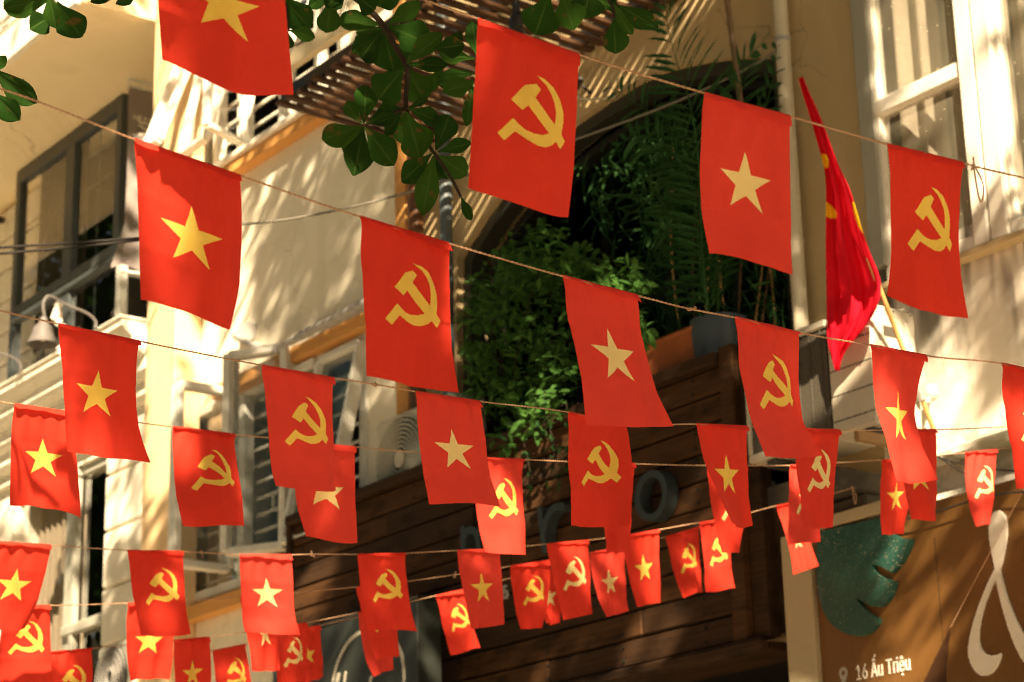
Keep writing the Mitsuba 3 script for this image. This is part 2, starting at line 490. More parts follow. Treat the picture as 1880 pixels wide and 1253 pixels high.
obj('corner_post', box(wr - 0.02, wr + 0.05, yf - 0.03, yf + 0.05, zc, at(222, 487, yf)[2], 0.006), 'grey_white_paint', bw)
for x0, x1 in ((wl + 0.05, at(131, 400, yf)[0] - 0.08), (at(131, 400, yf)[0] + 0.08, wr - 0.09)):
    zt = at(33, 575, yf)[2]
    obj('pane', box(x0, x1, yf + 0.004, yf + 0.006, zt + 0.05, SOF - 0.13), 'bay_pane', bw)
    obj('pane', box(x0, x1, yf + 0.004, yf + 0.006, zc + 0.02, zt - 0.06), 'bay_pane', bw)
    obj('glazing_bar', cat(box((x0 + x1) / 2 - 0.006, (x0 + x1) / 2 + 0.006, yf + 0.012, yf + 0.02, zc, SOF),
                           box(x0, x1, yf + 0.022, yf + 0.03, SOF - 0.62, SOF - 0.608)), 'slate_metal', bw)
obj('pane', box(wr + 0.012, wr + 0.014, yf + 0.05, YA + 0.05, zc, SOF), 'bay_pane', bw)
obj('return_rail', cat(bar((wr + 0.013, yf + 0.05, zc + 0.5), (wr + 0.013, YA + 0.05, zc + 0.5), 0.03), bar((wr + 0.013, YA + 0.03, zc), (wr + 0.013, YA + 0.03, zc + 1.5), 0.04)), 'grey_white_paint', bw)


cloth('dark_curtain', (0.09, 0.08, 0.06), 0.3, 0.8)


def curtain(x0, x1, y, z0, z1, folds, amp=0.03, seed=0, mat='curtain_cloth', parent=None):
    n = int(folds * 10); u = np.linspace(0, 1, n + 1); r = np.random.default_rng(seed)
    ph = np.cumsum(r.uniform(0.7, 1.3, n + 1)); ph = ph / ph[-1] * folds * 2 * np.pi
    rows = np.linspace(0, 1, 7)
    V = np.array([[x0 + (x1 - x0) * a + 0.01 * math.sin(3 * w + 9 * a), y + amp * math.sin(ph[i] + 0.4 * math.sin(3 * w)) * (0.7 + 0.3 * w), z1 + (z0 - z1) * w] for w in rows for i, a in enumerate(u)])
    i, j = np.meshgrid(np.arange(len(rows) - 1), np.arange(n), indexing='ij')
    q = np.stack([i * (n + 1) + j, i * (n + 1) + j + 1, (i + 1) * (n + 1) + j + 1, (i + 1) * (n + 1) + j], -1).reshape(-1, 4)
    return obj('curtain', (V, q), mat, parent, smooth=True, uv=np.tile(np.stack([u, u * 0], 1), (len(rows), 1)))


curtain(wl + 0.05, at(128, 400, yf)[0], yf + 0.16, zc, SOF - 0.02, 12, 0.03, 1, 'dark_curtain', bw)
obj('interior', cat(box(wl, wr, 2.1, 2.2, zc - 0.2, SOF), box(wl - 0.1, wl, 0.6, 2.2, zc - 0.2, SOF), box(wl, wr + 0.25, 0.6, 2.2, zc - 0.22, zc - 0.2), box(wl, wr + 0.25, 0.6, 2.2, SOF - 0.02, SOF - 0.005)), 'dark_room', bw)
# cornice, moulded
prof = [(0, 0), (-.46, 0), (-.46, -.05), (-.43, -.08), (-.36, -.13), (-.36, -.20), (-.33, -.23), (-.24, -.26), (-.24, -.37), (-.21, -.40), (-.15, -.42), (-.15, -.52), (-.11, -.55), (-.06, -.57), (-.06, -.66), (0, -.66)]
xc = at(212, 588, 0.04)[0]
obj('cornice', prismx([(YA + a + 0.055, zc + b) for a, b in prof], -24, xc), 'pale_plaster', ba)
obj('cornice_cap', box(-24, xc + 0.02, YA - 0.43, YA + 0.05, zc + 0.003, zc + 0.025, 0.006), 'white_paint', ba)
# lower window of building A
lw = obj('window', cat(
    box(at(96, 1100, YA)[0], at(109, 1100, YA)[0], 0.60, 0.66, low_bot, low_top, 0.006), box(at(115, 1100, YA)[0], at(121, 1100, YA)[0], 0.56, 0.62, low_bot, low_top, 0.006),
    box(at(100, 1160, YA)[0], low_r, 0.55, 0.62, at(101, 1170, YA)[2], at(101, 1151, YA)[2], 0.01),
    box(low_l, low_r, 0.60, 0.66, low_top - 0.08, low_top, 0.006)), 'window_board', ba)
obj('pane', box(at(109, 1100, YA)[0], low_r, 0.63, 0.632, low_bot, low_top - 0.08), 'pane', lw)
obj('pane', box(low_l, at(96, 1100, YA)[0], 0.63, 0.632, low_bot, low_top - 0.08), 'pane', lw)
curtain(low_l, at(94, 1100, YA)[0], 0.80, low_bot, low_top, 8, 0.04, 2, parent=lw)
curtain(at(118, 1100, YA)[0], low_r - 0.02, 0.92, low_bot, low_top, 5, 0.05, 3, parent=lw)
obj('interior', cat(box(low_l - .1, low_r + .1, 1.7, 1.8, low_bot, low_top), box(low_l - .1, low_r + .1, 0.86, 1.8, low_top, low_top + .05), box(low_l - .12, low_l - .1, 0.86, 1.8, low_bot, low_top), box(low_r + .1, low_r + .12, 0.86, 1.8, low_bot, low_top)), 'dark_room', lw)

# fan unit low at the left
fu = thing('fan_unit', 'grey outdoor fan unit with round wire guard at the bottom left by the pier', 'air conditioner')
c = at(204, 1243, 0.20)
obj('case', box(c[0] - .28, c[0] + .32, 0.22, 0.5, c[2] - .5, c[2] + .26, 0.02), 'window_board', fu)
obj('fan_hole', lathe([(0, 0), (.235, 0), (.235, .01), (0, .01)], (0, 0, 0)).apply_transform(trimesh.transformations.rotation_matrix(math.pi / 2, [1, 0, 0])).apply_translation((c[0], .215, c[2])), 'unit_dark', fu)
wires = [tube([c + [.24 * r * math.cos(t), -.012, .24 * r * math.sin(t)] for t in np.linspace(0, 2 * np.pi, 33)], 0.004, 5, False) for r in (.2, .4, .6, .8, 1.0)]
wires += [tube([c + [.05 * math.cos(t), -.012, .05 * math.sin(t)], c + [.24 * math.cos(t + .5), -.012, .24 * math.sin(t + .5)]], 0.003, 5) for t in np.linspace(0, 2 * np.pi, 33)[:-1]]
obj('wire_guard', cat(*wires), 'grey_metal', fu, smooth=True)

# gooseneck lamps
X = at(174, 604, 0.04)[0]
lamp = thing('wall_lamp', 'grey bell shaped gooseneck lamp above the cornice at the left', 'lamp')
path = [atX(x, y, X) for x, y in ((173.6, 604), (175, 590), (163, 578), (128, 563), (102, 549), (89, 544), (81, 553), (80, 571), (82, 582))]
obj('arm', tube(spline(path, 40), 0.012, 8), 'lamp_metal', lamp, smooth=True)
top = atX(82, 583, X); bot = atX(78, 633, X); hh = top[2] - bot[2]; rr = 30 / F * pix(bot)[2] * 1.0
obj('shade', lathe([(0.012, hh), (0.03, hh * .98), (0.036, hh * .8), (0.05, hh * .72), (0.075, hh * .62), (rr * .72, hh * .3), (rr * .9, hh * .08), (rr, 0), (rr * .98, 0), (rr * .86, hh * .08), (rr * .68, hh * .3), (0.06, hh * .62)], (bot[0], bot[1], bot[2])), 'lamp_metal', lamp, smooth=40)
obj('bulb', trimesh.creation.icosphere(2, 0.035).apply_translation((bot[0], bot[1], bot[2] + hh * .3)), 'white_paint', lamp, smooth=True)
lamp2 = thing('wall_lamp', 'thin curved lamp arm cut off by the left edge of the photo', 'lamp')
X = at(38, 680, 0.04)[0]
obj('arm', tube(spline([atX(x, y, X) for x, y in ((38, 680), (37, 670), (28, 660), (14, 653), (-4, 648), (-30, 640), (-42, 650), (-42, 665))], 30), 0.010, 8), 'lamp_metal', lamp2, smooth=True)
b2 = atX(-44, 715, X)
obj('shade', lathe([(0.03, .22), (0.07, .14), (.13, .03), (.14, 0), (.12, .03), (.06, .14)], b2), 'lamp_metal', lamp2, smooth=40)
# flower garland beside the lamp
gar = []
rg = np.random.default_rng(3)
for k in range(34):
    t = k / 33
    p = atX(112 - 10 * math.sin(t * 7) + rg.uniform(-5, 5), 556 + 92 * t, at(128, 600, 0.08)[0])
    gar.append(trimesh.creation.icosphere(1, rg.uniform(.016, .026)).apply_translation(p))
g = thing('garland', 'hanging white flower garland beside the grey bell lamp', 'garland')
obj('flowers', cat(*gar), 'white_paint', g, smooth=True)
obj('cord', tube([atX(112, 552, at(128, 600, 0.08)[0]), atX(112, 650, at(128, 600, 0.08)[0])], 0.004, 5), 'twine', g)
# small camera
cm = thing('security_camera', 'small black camera on the rusticated wall at the left edge', 'camera')
c = at(8, 405, 0.45)
obj('body', tube([c + [0, -.02, 0], c + [.02, -.16, -.03]], 0.035, 10), 'black_metal', cm, smooth=30)
obj('arm', bar(c + [-.05, 0.02, .02], c + [0, -.05, 0], 0.025), 'black_metal', cm)
# banner
XB = -14.93
bn = thing('hanging_banner', 'mauve grey fabric banner with white letters hanging beside the dark bay window', 'banner')
pts = [(237, 158), (281, 167), (281, 250), (280, 350), (279, 505), (258, 498), (225, 485), (203, 492), (213, 462), (229, 412), (233, 330), (235, 240)]
bp = [atX(x, y, XB) for x, y in pts]
bpoly = Polygon([(p[1], p[2]) for p in bp]).buffer(0)
bm = trimesh.creation.extrude_polygon(bpoly, 0.004, engine='earcut'); v = bm.vertices
bm.vertices = np.stack([XB + v[:, 2] - 0.004, v[:, 0], v[:, 1]], 1)
obj('cloth', bm, 'banner_cloth', bn, uv=np.stack([v[:, 0], v[:, 1]], 1))
for y0, r in ((145, .02), (157, .014)):
    p, q = atX(235, y0, XB), atX(300, y0 + 14, XB)
    obj('rod', tube([p, q], r, 10), 'grey_white_paint', bn, smooth=30)
obj('rod', tube([atX(220, 498, XB), atX(285, 506, XB)], 0.014, 10), 'grey_white_paint', bn, smooth=30)
o = atX(276, 256, XB)
obj('lettering', lettering('VỀ', 0.105, 0.004, o + [0.006, 0, 0], (0, 0, 1), (0, -1, 0)), 'white_paint', bn, label='white word reading VỀ running up the banner')

# ================================================================== building B: the yellow house
bb = thing('yellow_house', 'pale yellow house with orange bands and open white windows at the centre left', 'building')
XB0, XB1 = -14.12, at(745, 400)[0]
up_l, up_r = -13.80, at(640, 200)[0]
up_b, up_t = at(548, 217, -0.1)[2] + 0.04, 9.35
lo_l, lo_r = at(327, 850)[0] + 0.02, at(676, 700)[0]
lo_t, lo_b = at(600, 633)[2] - 0.02, at(440, 1080)[2]
wallB = sbox(XB0, 1.5, XB1, 14).difference(sbox(up_l, up_b, up_r, up_t)).difference(sbox(lo_l, lo_b, lo_r, lo_t))
obj('wall', prism(wallB, 0.0, 0.22), 'cream_plaster', bb)
pl, pr = at(270, 560, -0.22)[0], at(317, 800, -0.22)[0]
obj('pilaster', box(pl, pr, -0.22, -0.002, 1.5, 14, 0.012), 'yellow_plaster', bb)
z1, z0 = at(548, 217, -0.1)[2], at(574, 222, -0.1)[2]
obj('band', box(at(395, 330, -.1)[0], XB1 - .02, -0.10, -0.002, z0, z1, 0.008), 'orange_plaster', bb)
obj('window_sill', box(at(395, 330, -.1)[0], XB1 - .02, -0.13, -0.002, z1 + .002, z1 + .05, 0.008), 'white_paint', bb)
z1, z0 = at(600, 605, -0.1)[2], at(600, 632, -0.1)[2]
obj('band', box(at(388, 710, -.1)[0], XB1 - .02, -0.10, -0.002, z0, z1, 0.008), 'orange_plaster', bb)
z1, z0 = at(400, 1094, -0.1)[2], at(400, 1122, -0.1)[2]
obj('band', box(at(333, 1120, -.1)[0], XB1 - .02, -0.10, -0.002, z0, z1, 0.008), 'orange_plaster', bb)
obj('corner_strip', box(at(724, 400, -.08)[0], at(745, 400, -.08)[0], -0.08, -0.002, 1.5, 14, 0.008), 'orange_plaster', bb)
# interior of the two windows
for (a, b, c0, d0) in ((up_l, up_r, up_b, up_t), (lo_l, lo_r, lo_b, lo_t)):
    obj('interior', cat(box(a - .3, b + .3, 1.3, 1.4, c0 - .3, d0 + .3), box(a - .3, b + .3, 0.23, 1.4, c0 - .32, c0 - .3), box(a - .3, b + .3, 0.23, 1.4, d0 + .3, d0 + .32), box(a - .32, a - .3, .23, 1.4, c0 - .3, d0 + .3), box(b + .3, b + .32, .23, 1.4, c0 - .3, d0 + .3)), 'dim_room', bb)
# upper window: frame, bars, open sashes
uw = obj('window', cat(box(up_l, up_r, -0.02, 0.06, up_b, up_b + .07, .006), box(up_l, up_r, -.02, .06, up_t - .07, up_t, .006),
                       *[box(x - .035, x + .035, -.02, .06, up_b + .07, up_t - .07, .006) for x in (up_l + .04, at(400, 250)[0], at(450, 220)[0], at(520, 200)[0], at(585, 150)[0], up_r - .04)]), 'white_paint', bb)
for k in range(9):
    z = up_b + .12 + k * .15
    obj('bar', box(up_l, up_r, .09, .11, z, z + .02), 'white_paint', uw)
for k in range(12):
    x = up_l + .2 + k * .2
    if k in (1, 2, 5, 8, 9):
        obj('bar', box(x, x + .018, .112, .13, up_b, up_t), 'white_paint', uw)
Yo = -0.34
zt = up_t - 0.12
def hung(xl, xr, ztop, zbot, out, parent, w=0.06, **k):
    """top hung sash whose lower edge swings out"""
    return sash(parent, (xl, -.03, ztop), (xr, -.03, ztop), (xr, -out, zbot), (xl, -out, zbot), w, **k)
hung(up_l + .05, at(395, 250)[0], zt, up_b + .20, 0.46, bb)
hung(at(400, 240)[0], at(450, 220)[0] - .02, zt, up_b + .10, 0.30, bb)
sash(bb, (at(455, 220)[0], -.03, zt), (at(455, 220)[0] + .16, -.42, zt), (at(455, 220)[0] + .16, -.42, up_b + .09), (at(455, 220)[0], -.03, up_b + .09), 0.06)
hung(at(525, 200)[0], at(585, 150)[0], zt + .1, up_b + .62, 0.28, bb)
hung(at(590, 200)[0], up_r, zt + .1, up_b + .55, 0.30, bb)
# lower window
m1, m2 = at(447, 850)[0], at(585, 800)[0]
lwb = obj('window', cat(box(lo_l, lo_r, -.02, .06, lo_b, lo_b + .07, .006), box(lo_l, lo_r, -.02, .06, lo_t - .07, lo_t, .006),
                        *[box(x - .04, x + .04, -.02, .06, lo_b + .07, lo_t - .07, .006) for x in (lo_l + .04, m1, m2, lo_r - .04)]), 'grey_white_paint', bb)
nb = int((lo_t - lo_b) / .118)
for k in range(nb):
    z = lo_b + .14 + k * .118
    obj('bar', box(lo_l, lo_r, .10, .118, z, z + .02, .003), 'grey_white_paint', lwb)
rb = np.random.default_rng(5)
for k in range(nb - 1):
    for x in np.arange(lo_l + .25 + .3 * (k % 2), lo_r, .6) if k % 3 == 0 else ():
        obj('bar', box(x, x + .018, .10, .118, lo_b + .162 + k * .118, lo_b + .257 + k * .118), 'grey_white_paint', lwb)
obj('pane', box(lo_l, m1, .03, .032, lo_b, lo_t), 'pane', lwb)
# leaf 1 swings square to the wall, leaf 2 half way, leaf 3 top hung
Xh = at(424, 722, -.03)[0]
p = atX(327, 706, Xh); q = atX(338, 1036, Xh)
sash(bb, (Xh, p[1], p[2]), (Xh, -.03, p[2]), (Xh, -.03, q[2]), (Xh, p[1], q[2]), .09, .05, 'grey_white_paint', 'teal_pane', stile=.11)
A = at(436, 655, -.20); 
hx = at(529, 661, -.10)
ao = at(425, 655, -0.32)
zt2, zb2 = ao[2], at(418, 1016, -.32)[2]
obj('head_rail', box(at(505, 662, -.05)[0], at(576, 665, -.05)[0], -.06, -.022, at(560, 679, -.05)[2], at(560, 664, -.05)[2], .005), 'grey_white_paint', lwb)
sash(bb, (ao[0], -.32, zt2), (hx[0], -.10, zt2), (hx[0], -.10, zb2), (ao[0], -.32, zb2), .10, .05, 'grey_white_paint', 'teal_pane', stile=.15)
zt3, zb3 = at(661, 632, -.04)[2], at(522, 998, -.30)[2]
hung(at(590, 655, -.04)[0], at(664, 628, -.04)[0], zt3, zb3, .30, bb, .09, frame='grey_white_paint', glass='teal_pane')
# conduit on the band
cp = [at(x, y, Y) for x, y, Y in ((431, 615, -.22), (440, 621, -.2), (455, 630, -.17), (480, 638, -.16), (506, 641.5, -.16), (523, 633, -.16), (561, 613, -.16), (620, 582, -.16), (690, 546, -.16), (722, 529, -.16))]
cd = thing('conduit_pipe', 'pale grey conduit running along the orange band of the yellow house', 'pipe')
obj('pipe', tube(spline(cp, 60), 0.026, 10), 'grey_metal', cd, smooth=40)
for x, y in ((552, 617), (566, 610), (650, 566), (507, 642)):
    a, b = at(x - 4, y + 2, -.16), at(x + 4, y - 2, -.16)
    obj('clamp', tube([a, b], 0.034, 10), 'grey_metal', cd, smooth=30)
obj('wall_plate', tube([at(456, 608, -.001), at(456, 608, -.05)], 0.065, 16), 'grey_metal', cd, smooth=30)
for nm, x0, x1, mat, lb in (('downpipe', 746, 777, 'brown_pipe', 'round dark brown downpipe beside the orange corner strip'), ('downpipe', 804, 829, 'grey_pipe', 'round blue grey downpipe left of the arch')):
    dp = thing(nm, lb, 'pipe')
    xx = at((x0 + x1) / 2, 400, -.1)[0]; r = (x1 - x0) / 2 / F * 14 * .92
    obj('pipe', tube([(xx, -.09, 1.5), (xx, -.09, 14)], r, 16), mat, dp, smooth=30)
    for z in (5.4, 6.9, 8.4):
        obj('clamp', tube([(xx, -.09, z), (xx, -.09, z + .05)], r * 1.12, 16), mat, dp, smooth=30)

# ================================================================== café house with the arch
bc = thing('cafe_house', 'tan plastered house with a wide dark arch full of plants, planked front below', 'building')
XC0 = at(745, 400)[0] + 0.002
XC1 = -4.0
arch_px = [(839, 720), (838, 600), (840, 475), (852, 449), (868, 428), (884, 400), (913, 361), (960, 308), (1007, 263), (1055, 223), (1105, 189), (1163, 153), (1211, 131), (1243, 122), (1292, 112), (1338, 106), (1390, 104), (1424, 108)]
arch = [(q[0], q[2]) for q in (at(x, y) for x, y in arch_px)]
xr = arch[-1][0]
arch_poly = Polygon(arch + [(xr, 4.2), (arch[0][0], 4.2)]).buffer(0)
WD = [at(1575, 100)[0], 5.16, -5.2, 8.2]          # window of the right-hand part
door = sbox(-9.8, 0.12, -7.68, 3.5)
wallC = sbox(XC0, 1.5, XC1, 14).difference(arch_poly).difference(sbox(WD[0], WD[1], WD[2], WD[3])).difference(door)
split = xr + 0.02
obj('wall', prism(wallC.intersection(sbox(XC0, 1, at(1568, 100)[0], 14)), 0.0, 0.25), 'tan_plaster', bc)
obj('wall', prism(wallC.intersection(sbox(at(1568, 100)[0], 1, XC1, 14)), 0.0, 0.25), 'stained_plaster', bc, label='pale mould-stained wall under the big window')
ring = arch_poly.difference(arch_poly.buffer(-0.075)).intersection(sbox(-20, 4.3, xr - .01, 20))
obj('arch_frame', prism(ring, 0.05, 0.16), 'dark_frame', bc)
ins = arch_poly.buffer(-0.075)
obj('arch_frame', prism(ins.difference(ins.buffer(-0.05)).intersection(sbox(-20, 4.3, xr - .1, 20)), 0.19, 0.28), 'black_metal', bc)
x0, x1 = arch[0][0], xr
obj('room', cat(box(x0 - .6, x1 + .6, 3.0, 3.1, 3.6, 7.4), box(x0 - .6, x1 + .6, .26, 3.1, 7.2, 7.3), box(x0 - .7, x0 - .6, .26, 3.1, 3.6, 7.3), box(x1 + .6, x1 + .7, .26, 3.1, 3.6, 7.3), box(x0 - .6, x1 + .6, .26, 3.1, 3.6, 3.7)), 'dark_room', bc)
for x in np.linspace(x0 + .35, x1 - .2, 5):
    obj('mullion', box(x - .03, x + .03, .9, .96, 3.7, 7.2), 'dark_frame', bc)
obj('transom', box(x0 - .5, x1 + .5, .9, .965, 5.9, 5.97), 'dark_frame', bc)
obj('shopfront', cat(box(-10.5, -6.5, 1.4, 1.5, 0.1, 3.6), box(-10.5, -6.5, .26, 1.5, 3.55, 3.6)), 'dark_room', bc)

# planked front
YW = -0.35
wx0, wx1 = at(537, 960, YW)[0], at(1322, 645, YW)[0]
wz1 = at(777, 857, YW)[2]
wz0 = at(1353, 1179, YW)[2]
ph = 0.142
rp = np.random.default_rng(11)
nrow = int(round((wz1 - .06 - wz0) / ph)); ph = (wz1 - .06 - wz0) / nrow
pf = thing('planked_front', 'dark weathered plank cladding below the arch carrying slate letters', 'cladding')
for r in range(nrow):
    xs = [wx0] + [wx0 + t + rp.uniform(-.3, .3) for t in (1.35 + .7 * (r % 2), 3.0 + .5 * (r % 3) - .4)] + [wx1]
    for k in range(len(xs) - 1):
        z = wz0 + r * ph
        obj('plank', box(xs[k] + .002, xs[k + 1] - .002, YW + rp.uniform(-.007, .007), YW + .03, z + .006, z + ph - .006, .006), WOODS[rp.integers(4)], pf)
nails = [tube([(x, YW - .010, wz0 + (r_ + .5 + q) * ph), (x, YW + .01, wz0 + (r_ + .5 + q) * ph)], .006, 6) for r_ in range(nrow) for x in np.arange(wx0 + .12, wx1, .62) for q in (-.25, .25)]
obj('nails', cat(*nails), 'black_metal', pf, kind='stuff')
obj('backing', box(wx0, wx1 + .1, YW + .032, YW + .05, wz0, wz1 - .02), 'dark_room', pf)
obj('top_rail', box(wx0 - .02, wx1, YW - .05, YW + .10, wz1 - .06, wz1, .008), WOODS[2], pf)
obj('side_board', box(wx0 - .05, wx0 - .002, YW - .02, -.01, wz0, wz1, .005), WOODS[2], pf)
obj('post', box(wx1 + .002, wx1 + .10, YW - .02, YW + .08, wz0, wz1 + .02, .006), WOODS[0], pf)
obj('post', box(wx1 + .102, wx1 + .21, YW + .02, YW + .10, wz0, wz1 + .04, .006), WOODS[2], pf)
obj('bottom_rail', cat(box(wx0, wx1 + .2, YW - .04, YW + .04, wz0 - .07, wz0 - .003, .02), box(wx0, wx1 + .2, YW + .042, -.01, wz0 - .06, wz0 - .02)), WOODS[2], pf)
obj('ledge', box(wx0, wx1 + .2, YW + .052, .7, wz1 - .12, wz1 - .05), 'grimy_concrete', pf)
# letters on the planks
def stroke(pts, w, Y, closed=False):
    P = [(q[0], q[2]) for q in (at(x, y, Y) for x, y in pts)]
    P = [(a, b) for a, b in spline(np.c_[P, np.zeros(len(P))], 30)[:, :2]] if len(P) > 2 else P
    return LineString(P).buffer(w / 2, cap_style='round')
YL = YW - 0.075
ls = thing('letter_sign', 'raised slate grey lower case letters m r o on the planked front', 'sign')
m_ = shapely.union_all([stroke(p, .04, YL) for p in (((849, 1010), (850, 994), (854, 979), (862, 973), (871, 977), (876, 990), (877, 1003)), ((875, 985), (881, 972), (889, 966), (897, 970), (901, 985), (902, 1000)), ((849, 972), (849, 1012)))])
obj('letter', prism(m_, YL, YW - .005), 'letter_slate', ls)
r_ = shapely.union_all([stroke(((990, 937), (993, 960), (999, 1010)), .04, YL), stroke(((998, 975), (1004, 950), (1014, 935), (1024, 930), (1032, 931)), .04, YL)])
obj('letter', prism(r_, YL, YW - .005), 'letter_slate', ls)
oc = at(1195, 910, YL)
o1 = affinity.scale(Point(0, 0).buffer(1, 32), (at(1225, 905, YL)[0] - at(1165, 915, YL)[0]) / 2, .128)
o2 = affinity.scale(Point(0, 0).buffer(1, 32), (at(1215, 905, YL)[0] - at(1174, 915, YL)[0]) / 2, .094)
obj('letter', prism(affinity.translate(o1.difference(o2), oc[0], oc[2]), YL, YW - .005), 'letter_slate', ls)
nsg = thing('number_sign', 'tiny pale numeral on the planks between the lower flags', 'sign')
c = at(926, 1091, YW - .02)
obj('digit', prism(affinity.translate(affinity.scale(Point(0, 0).buffer(.026, 16).difference(Point(0, 0).buffer(.015, 16)), .9, 1), c[0], c[2]).union(stroke(((921, 1088), (922, 1080), (927, 1076)), .012, YW - .02)), YW - .02, YW - .006), 'grey_metal', nsg)
# round dark board low at the centre left
YB = -0.75
sb = thing('dark_signboard', 'dark green black signboard with a chalk white curve, low in front of the planks', 'sign')
bx0, bx1 = at(500, 1180, YB)[0], at(766, 1150, YB)[0]
bz1 = at(766, 1098, YB)[2]
obj('board', box(bx0, bx1, YB, YB + .16, bz1 - 1.1, bz1, .008), 'sign_black', sb)
obj('cap', box(bx0, bx1 + .012, YB - .008, YB + .17, bz1 + .001, bz1 + .015, .004), 'black_metal', sb)
cv = stroke(((612, 1250), (618, 1225), (628, 1200), (640, 1180), (654, 1166), (672, 1158), (700, 1158), (722, 1170), (736, 1195), (742, 1230), (742, 1262)), .022, YB)
obj('curve', prism(cv, YB - .004, YB - .001), 'chalk_white', sb)
obj('curve', prism(shapely.union_all([stroke(((620, 1250), (622, 1240)), .03, YB), stroke(((633, 1252), (635, 1236)), .02, YB), stroke(((680, 1253), (682, 1244)), .02, YB)]), YB - .004, YB - .001), 'chalk_white', sb)

# slatted awning
aw = thing('slatted_awning', 'dark wooden slat awning projecting above the arch', 'awning')
pin = at(802, 252, 0.0); zi = at(1076, 96, 0.0)[2]
pout = atX(528, 178, pin[0])
ns = 34
dx = 0.105
for k in range(ns):
    x = pin[0] - .10 + k * dx
    obj('slat', bar((x, pout[1] + rp.uniform(-.02, .02), pout[2]), (x, -.005, zi - .01), .026, .05, (1, 0, 0)), 'slat_wood', aw)
for f_ in (0.06, 0.36, 0.66, .97):
    y = pout[1] * (1 - f_); z = pout[2] + (zi - pout[2]) * f_ + .062
    obj('beam', box(pin[0] - .15, pin[0] + ns * dx, y - .025, y + .025, z - .03, z + .05, .004), 'black_metal', aw)
zb = pout[2] + .12
obj('fascia_beam', box(pin[0] + .02, pin[0] + ns * dx, pout[1] - .07, pout[1] - .02, zb, zb + .11, .006), 'soffit_plaster', aw)
# spotlights
sl = thing('spotlight', 'black spotlight hanging under the wooden slats', 'lamp')
c = atD(948, 30, 11.6)
obj('body', tube([c + [.0, 0, -.02], c + [.03, -.03, -.12]], .04, 12), 'black_metal', sl, smooth=30)
obj('bracket', cat(tube([c + [0, 0, -.03], c + [0, 0, .08]], .022, 10), bar(c + [-.04, 0, .01], c + [.04, 0, .01], .02)), 'black_metal', sl)
sl = thing('spotlight', 'tiny black spotlight on the tan wall above the arch', 'lamp')
c = at(1068, 157, -.05)
obj('body', tube([c + [-.03, -.02, .0], c + [.04, -.05, .01]], .025, 10), 'black_metal', sl, smooth=30)
obj('bracket', bar(c, c + [0.02, .05, -.05], .015), 'black_metal', sl)
sc_ = [at(x, y, -.03) for x, y in ((1058, 168), (1062, 178), (1075, 183), (1100, 182), (1130, 178))]
obj('lead', tube(spline(sc_, 20), .008, 6), 'cream_pipe', sl, smooth=True)

# white drainpipe right of the arch
dp = thing('downpipe', 'cream white downpipe right of the arch', 'pipe')
xx = at(1428, 20, -.08)[0] + .01
r = 13.5 / F * 11.2
obj('pipe', tube([(xx, -.07, 4.2), (xx, -.07, 12)], r, 18), 'cream_pipe', dp, smooth=30)
obj('clamp', tube([(xx, -.07, at(1430, 75, -.1)[2]), (xx, -.07, at(1430, 68, -.1)[2])], r * 1.15, 18), 'grey_metal', dp, smooth=30)
obj('clamp', tube([(xx, -.07, at(1460, 440, -.1)[2]), (xx, -.07, at(1460, 434, -.1)[2])], r * 1.1, 18), 'cream_pipe', dp, smooth=30)

# big window at the right
YWn = -0.02
def wx(px, py):
    return at(px, py, YWn)[0]
rw = obj('window', cat(box(wx(1571, 60), wx(1600, 60), -.05, .06, WD[1] - .05, WD[3], .008)), 'window_board', bc)
obj('jamb_shadow_gap', box(wx(1566, 60), wx(1570, 60), -.012, .06, WD[1] - .05, WD[3]), 'unit_dark', rw)
gl0, gl1 = wx(1606, 60), wx(1762, 60)
zr0, zr1 = at(1609, 218, YWn)[2], at(1609, 188, YWn)[2]
zb0 = at(1640, 537, YWn)[2]
zb0 = at(1780, 466, YWn)[2]; zb1 = at(1780, 438, YWn)[2]
st = [wx(1762, 60), wx(1790, 60), wx(1793, 60), wx(1826, 60)]
s1 = obj('sash', cat(box(gl0 - .03, gl0, -.035, .03, zb0, WD[3], .006), box(st[0], st[1], -.06, .03, zb0, WD[3], .008),
                     box(gl0 - .03, st[0] - .001, -.045, .03, zr0, zr1, .008), box(gl0 - .03, st[0] - .001, -.045, .03, zb0, zb1, .008)), 'white_paint', rw)
obj('sash', cat(box(st[2], st[3], -.06, .03, zb0, WD[3], .008), box(st[3] + .001, WD[2], -.045, .03, zb0, zb1, .008), box(st[3] + .001, st[3] + .025, -.03, .03, zb1, WD[3], .004), box(st[3] + .1, WD[2], -.045, .03, WD[3] - .5, WD[3] - .45, .008)), 'white_paint', rw)
obj('pane', box(gl0, st[0], .0, .002, zb1, zr0), 'dusty_pane', rw)
obj('pane', box(gl0, st[0], .0, .002, zr1, WD[3]), 'dusty_pane', rw)
obj('pane', box(st[3], WD[2], .0, .002, zb1, WD[3]), 'dusty_pane', rw)
cloth('pale_curtain', (0.62, 0.55, 0.42), 0.5, 0.8)
curtain(gl0 - .06, gl0 + .27, .14, WD[1], WD[3], 2.4, .04, 21, 'pale_curtain', rw)
curtain(gl0 + .25, st[1] + .05, .17, WD[1], WD[3], 3.0, .03, 23, 'pale_curtain', rw)
curtain(st[3] - .06, WD[2], .15, WD[1], WD[3], 6, .04, 22, 'pale_curtain', rw)
obj('interior', cat(box(WD[0] - .3, WD[2] + .3, 1.5, 1.6, 4.8, 8.5), box(WD[0] - .32, WD[0] - .3, .26, 1.6, 4.8, 8.5), box(WD[2] + .3, WD[2] + .32, .26, 1.6, 4.8, 8.5), box(WD[0] - .3, WD[2] + .3, .26, 1.6, 8.5, 8.52), box(WD[0] - .3, WD[2] + .3, .26, 1.6, 4.78, 4.8)), 'dark_room', rw)
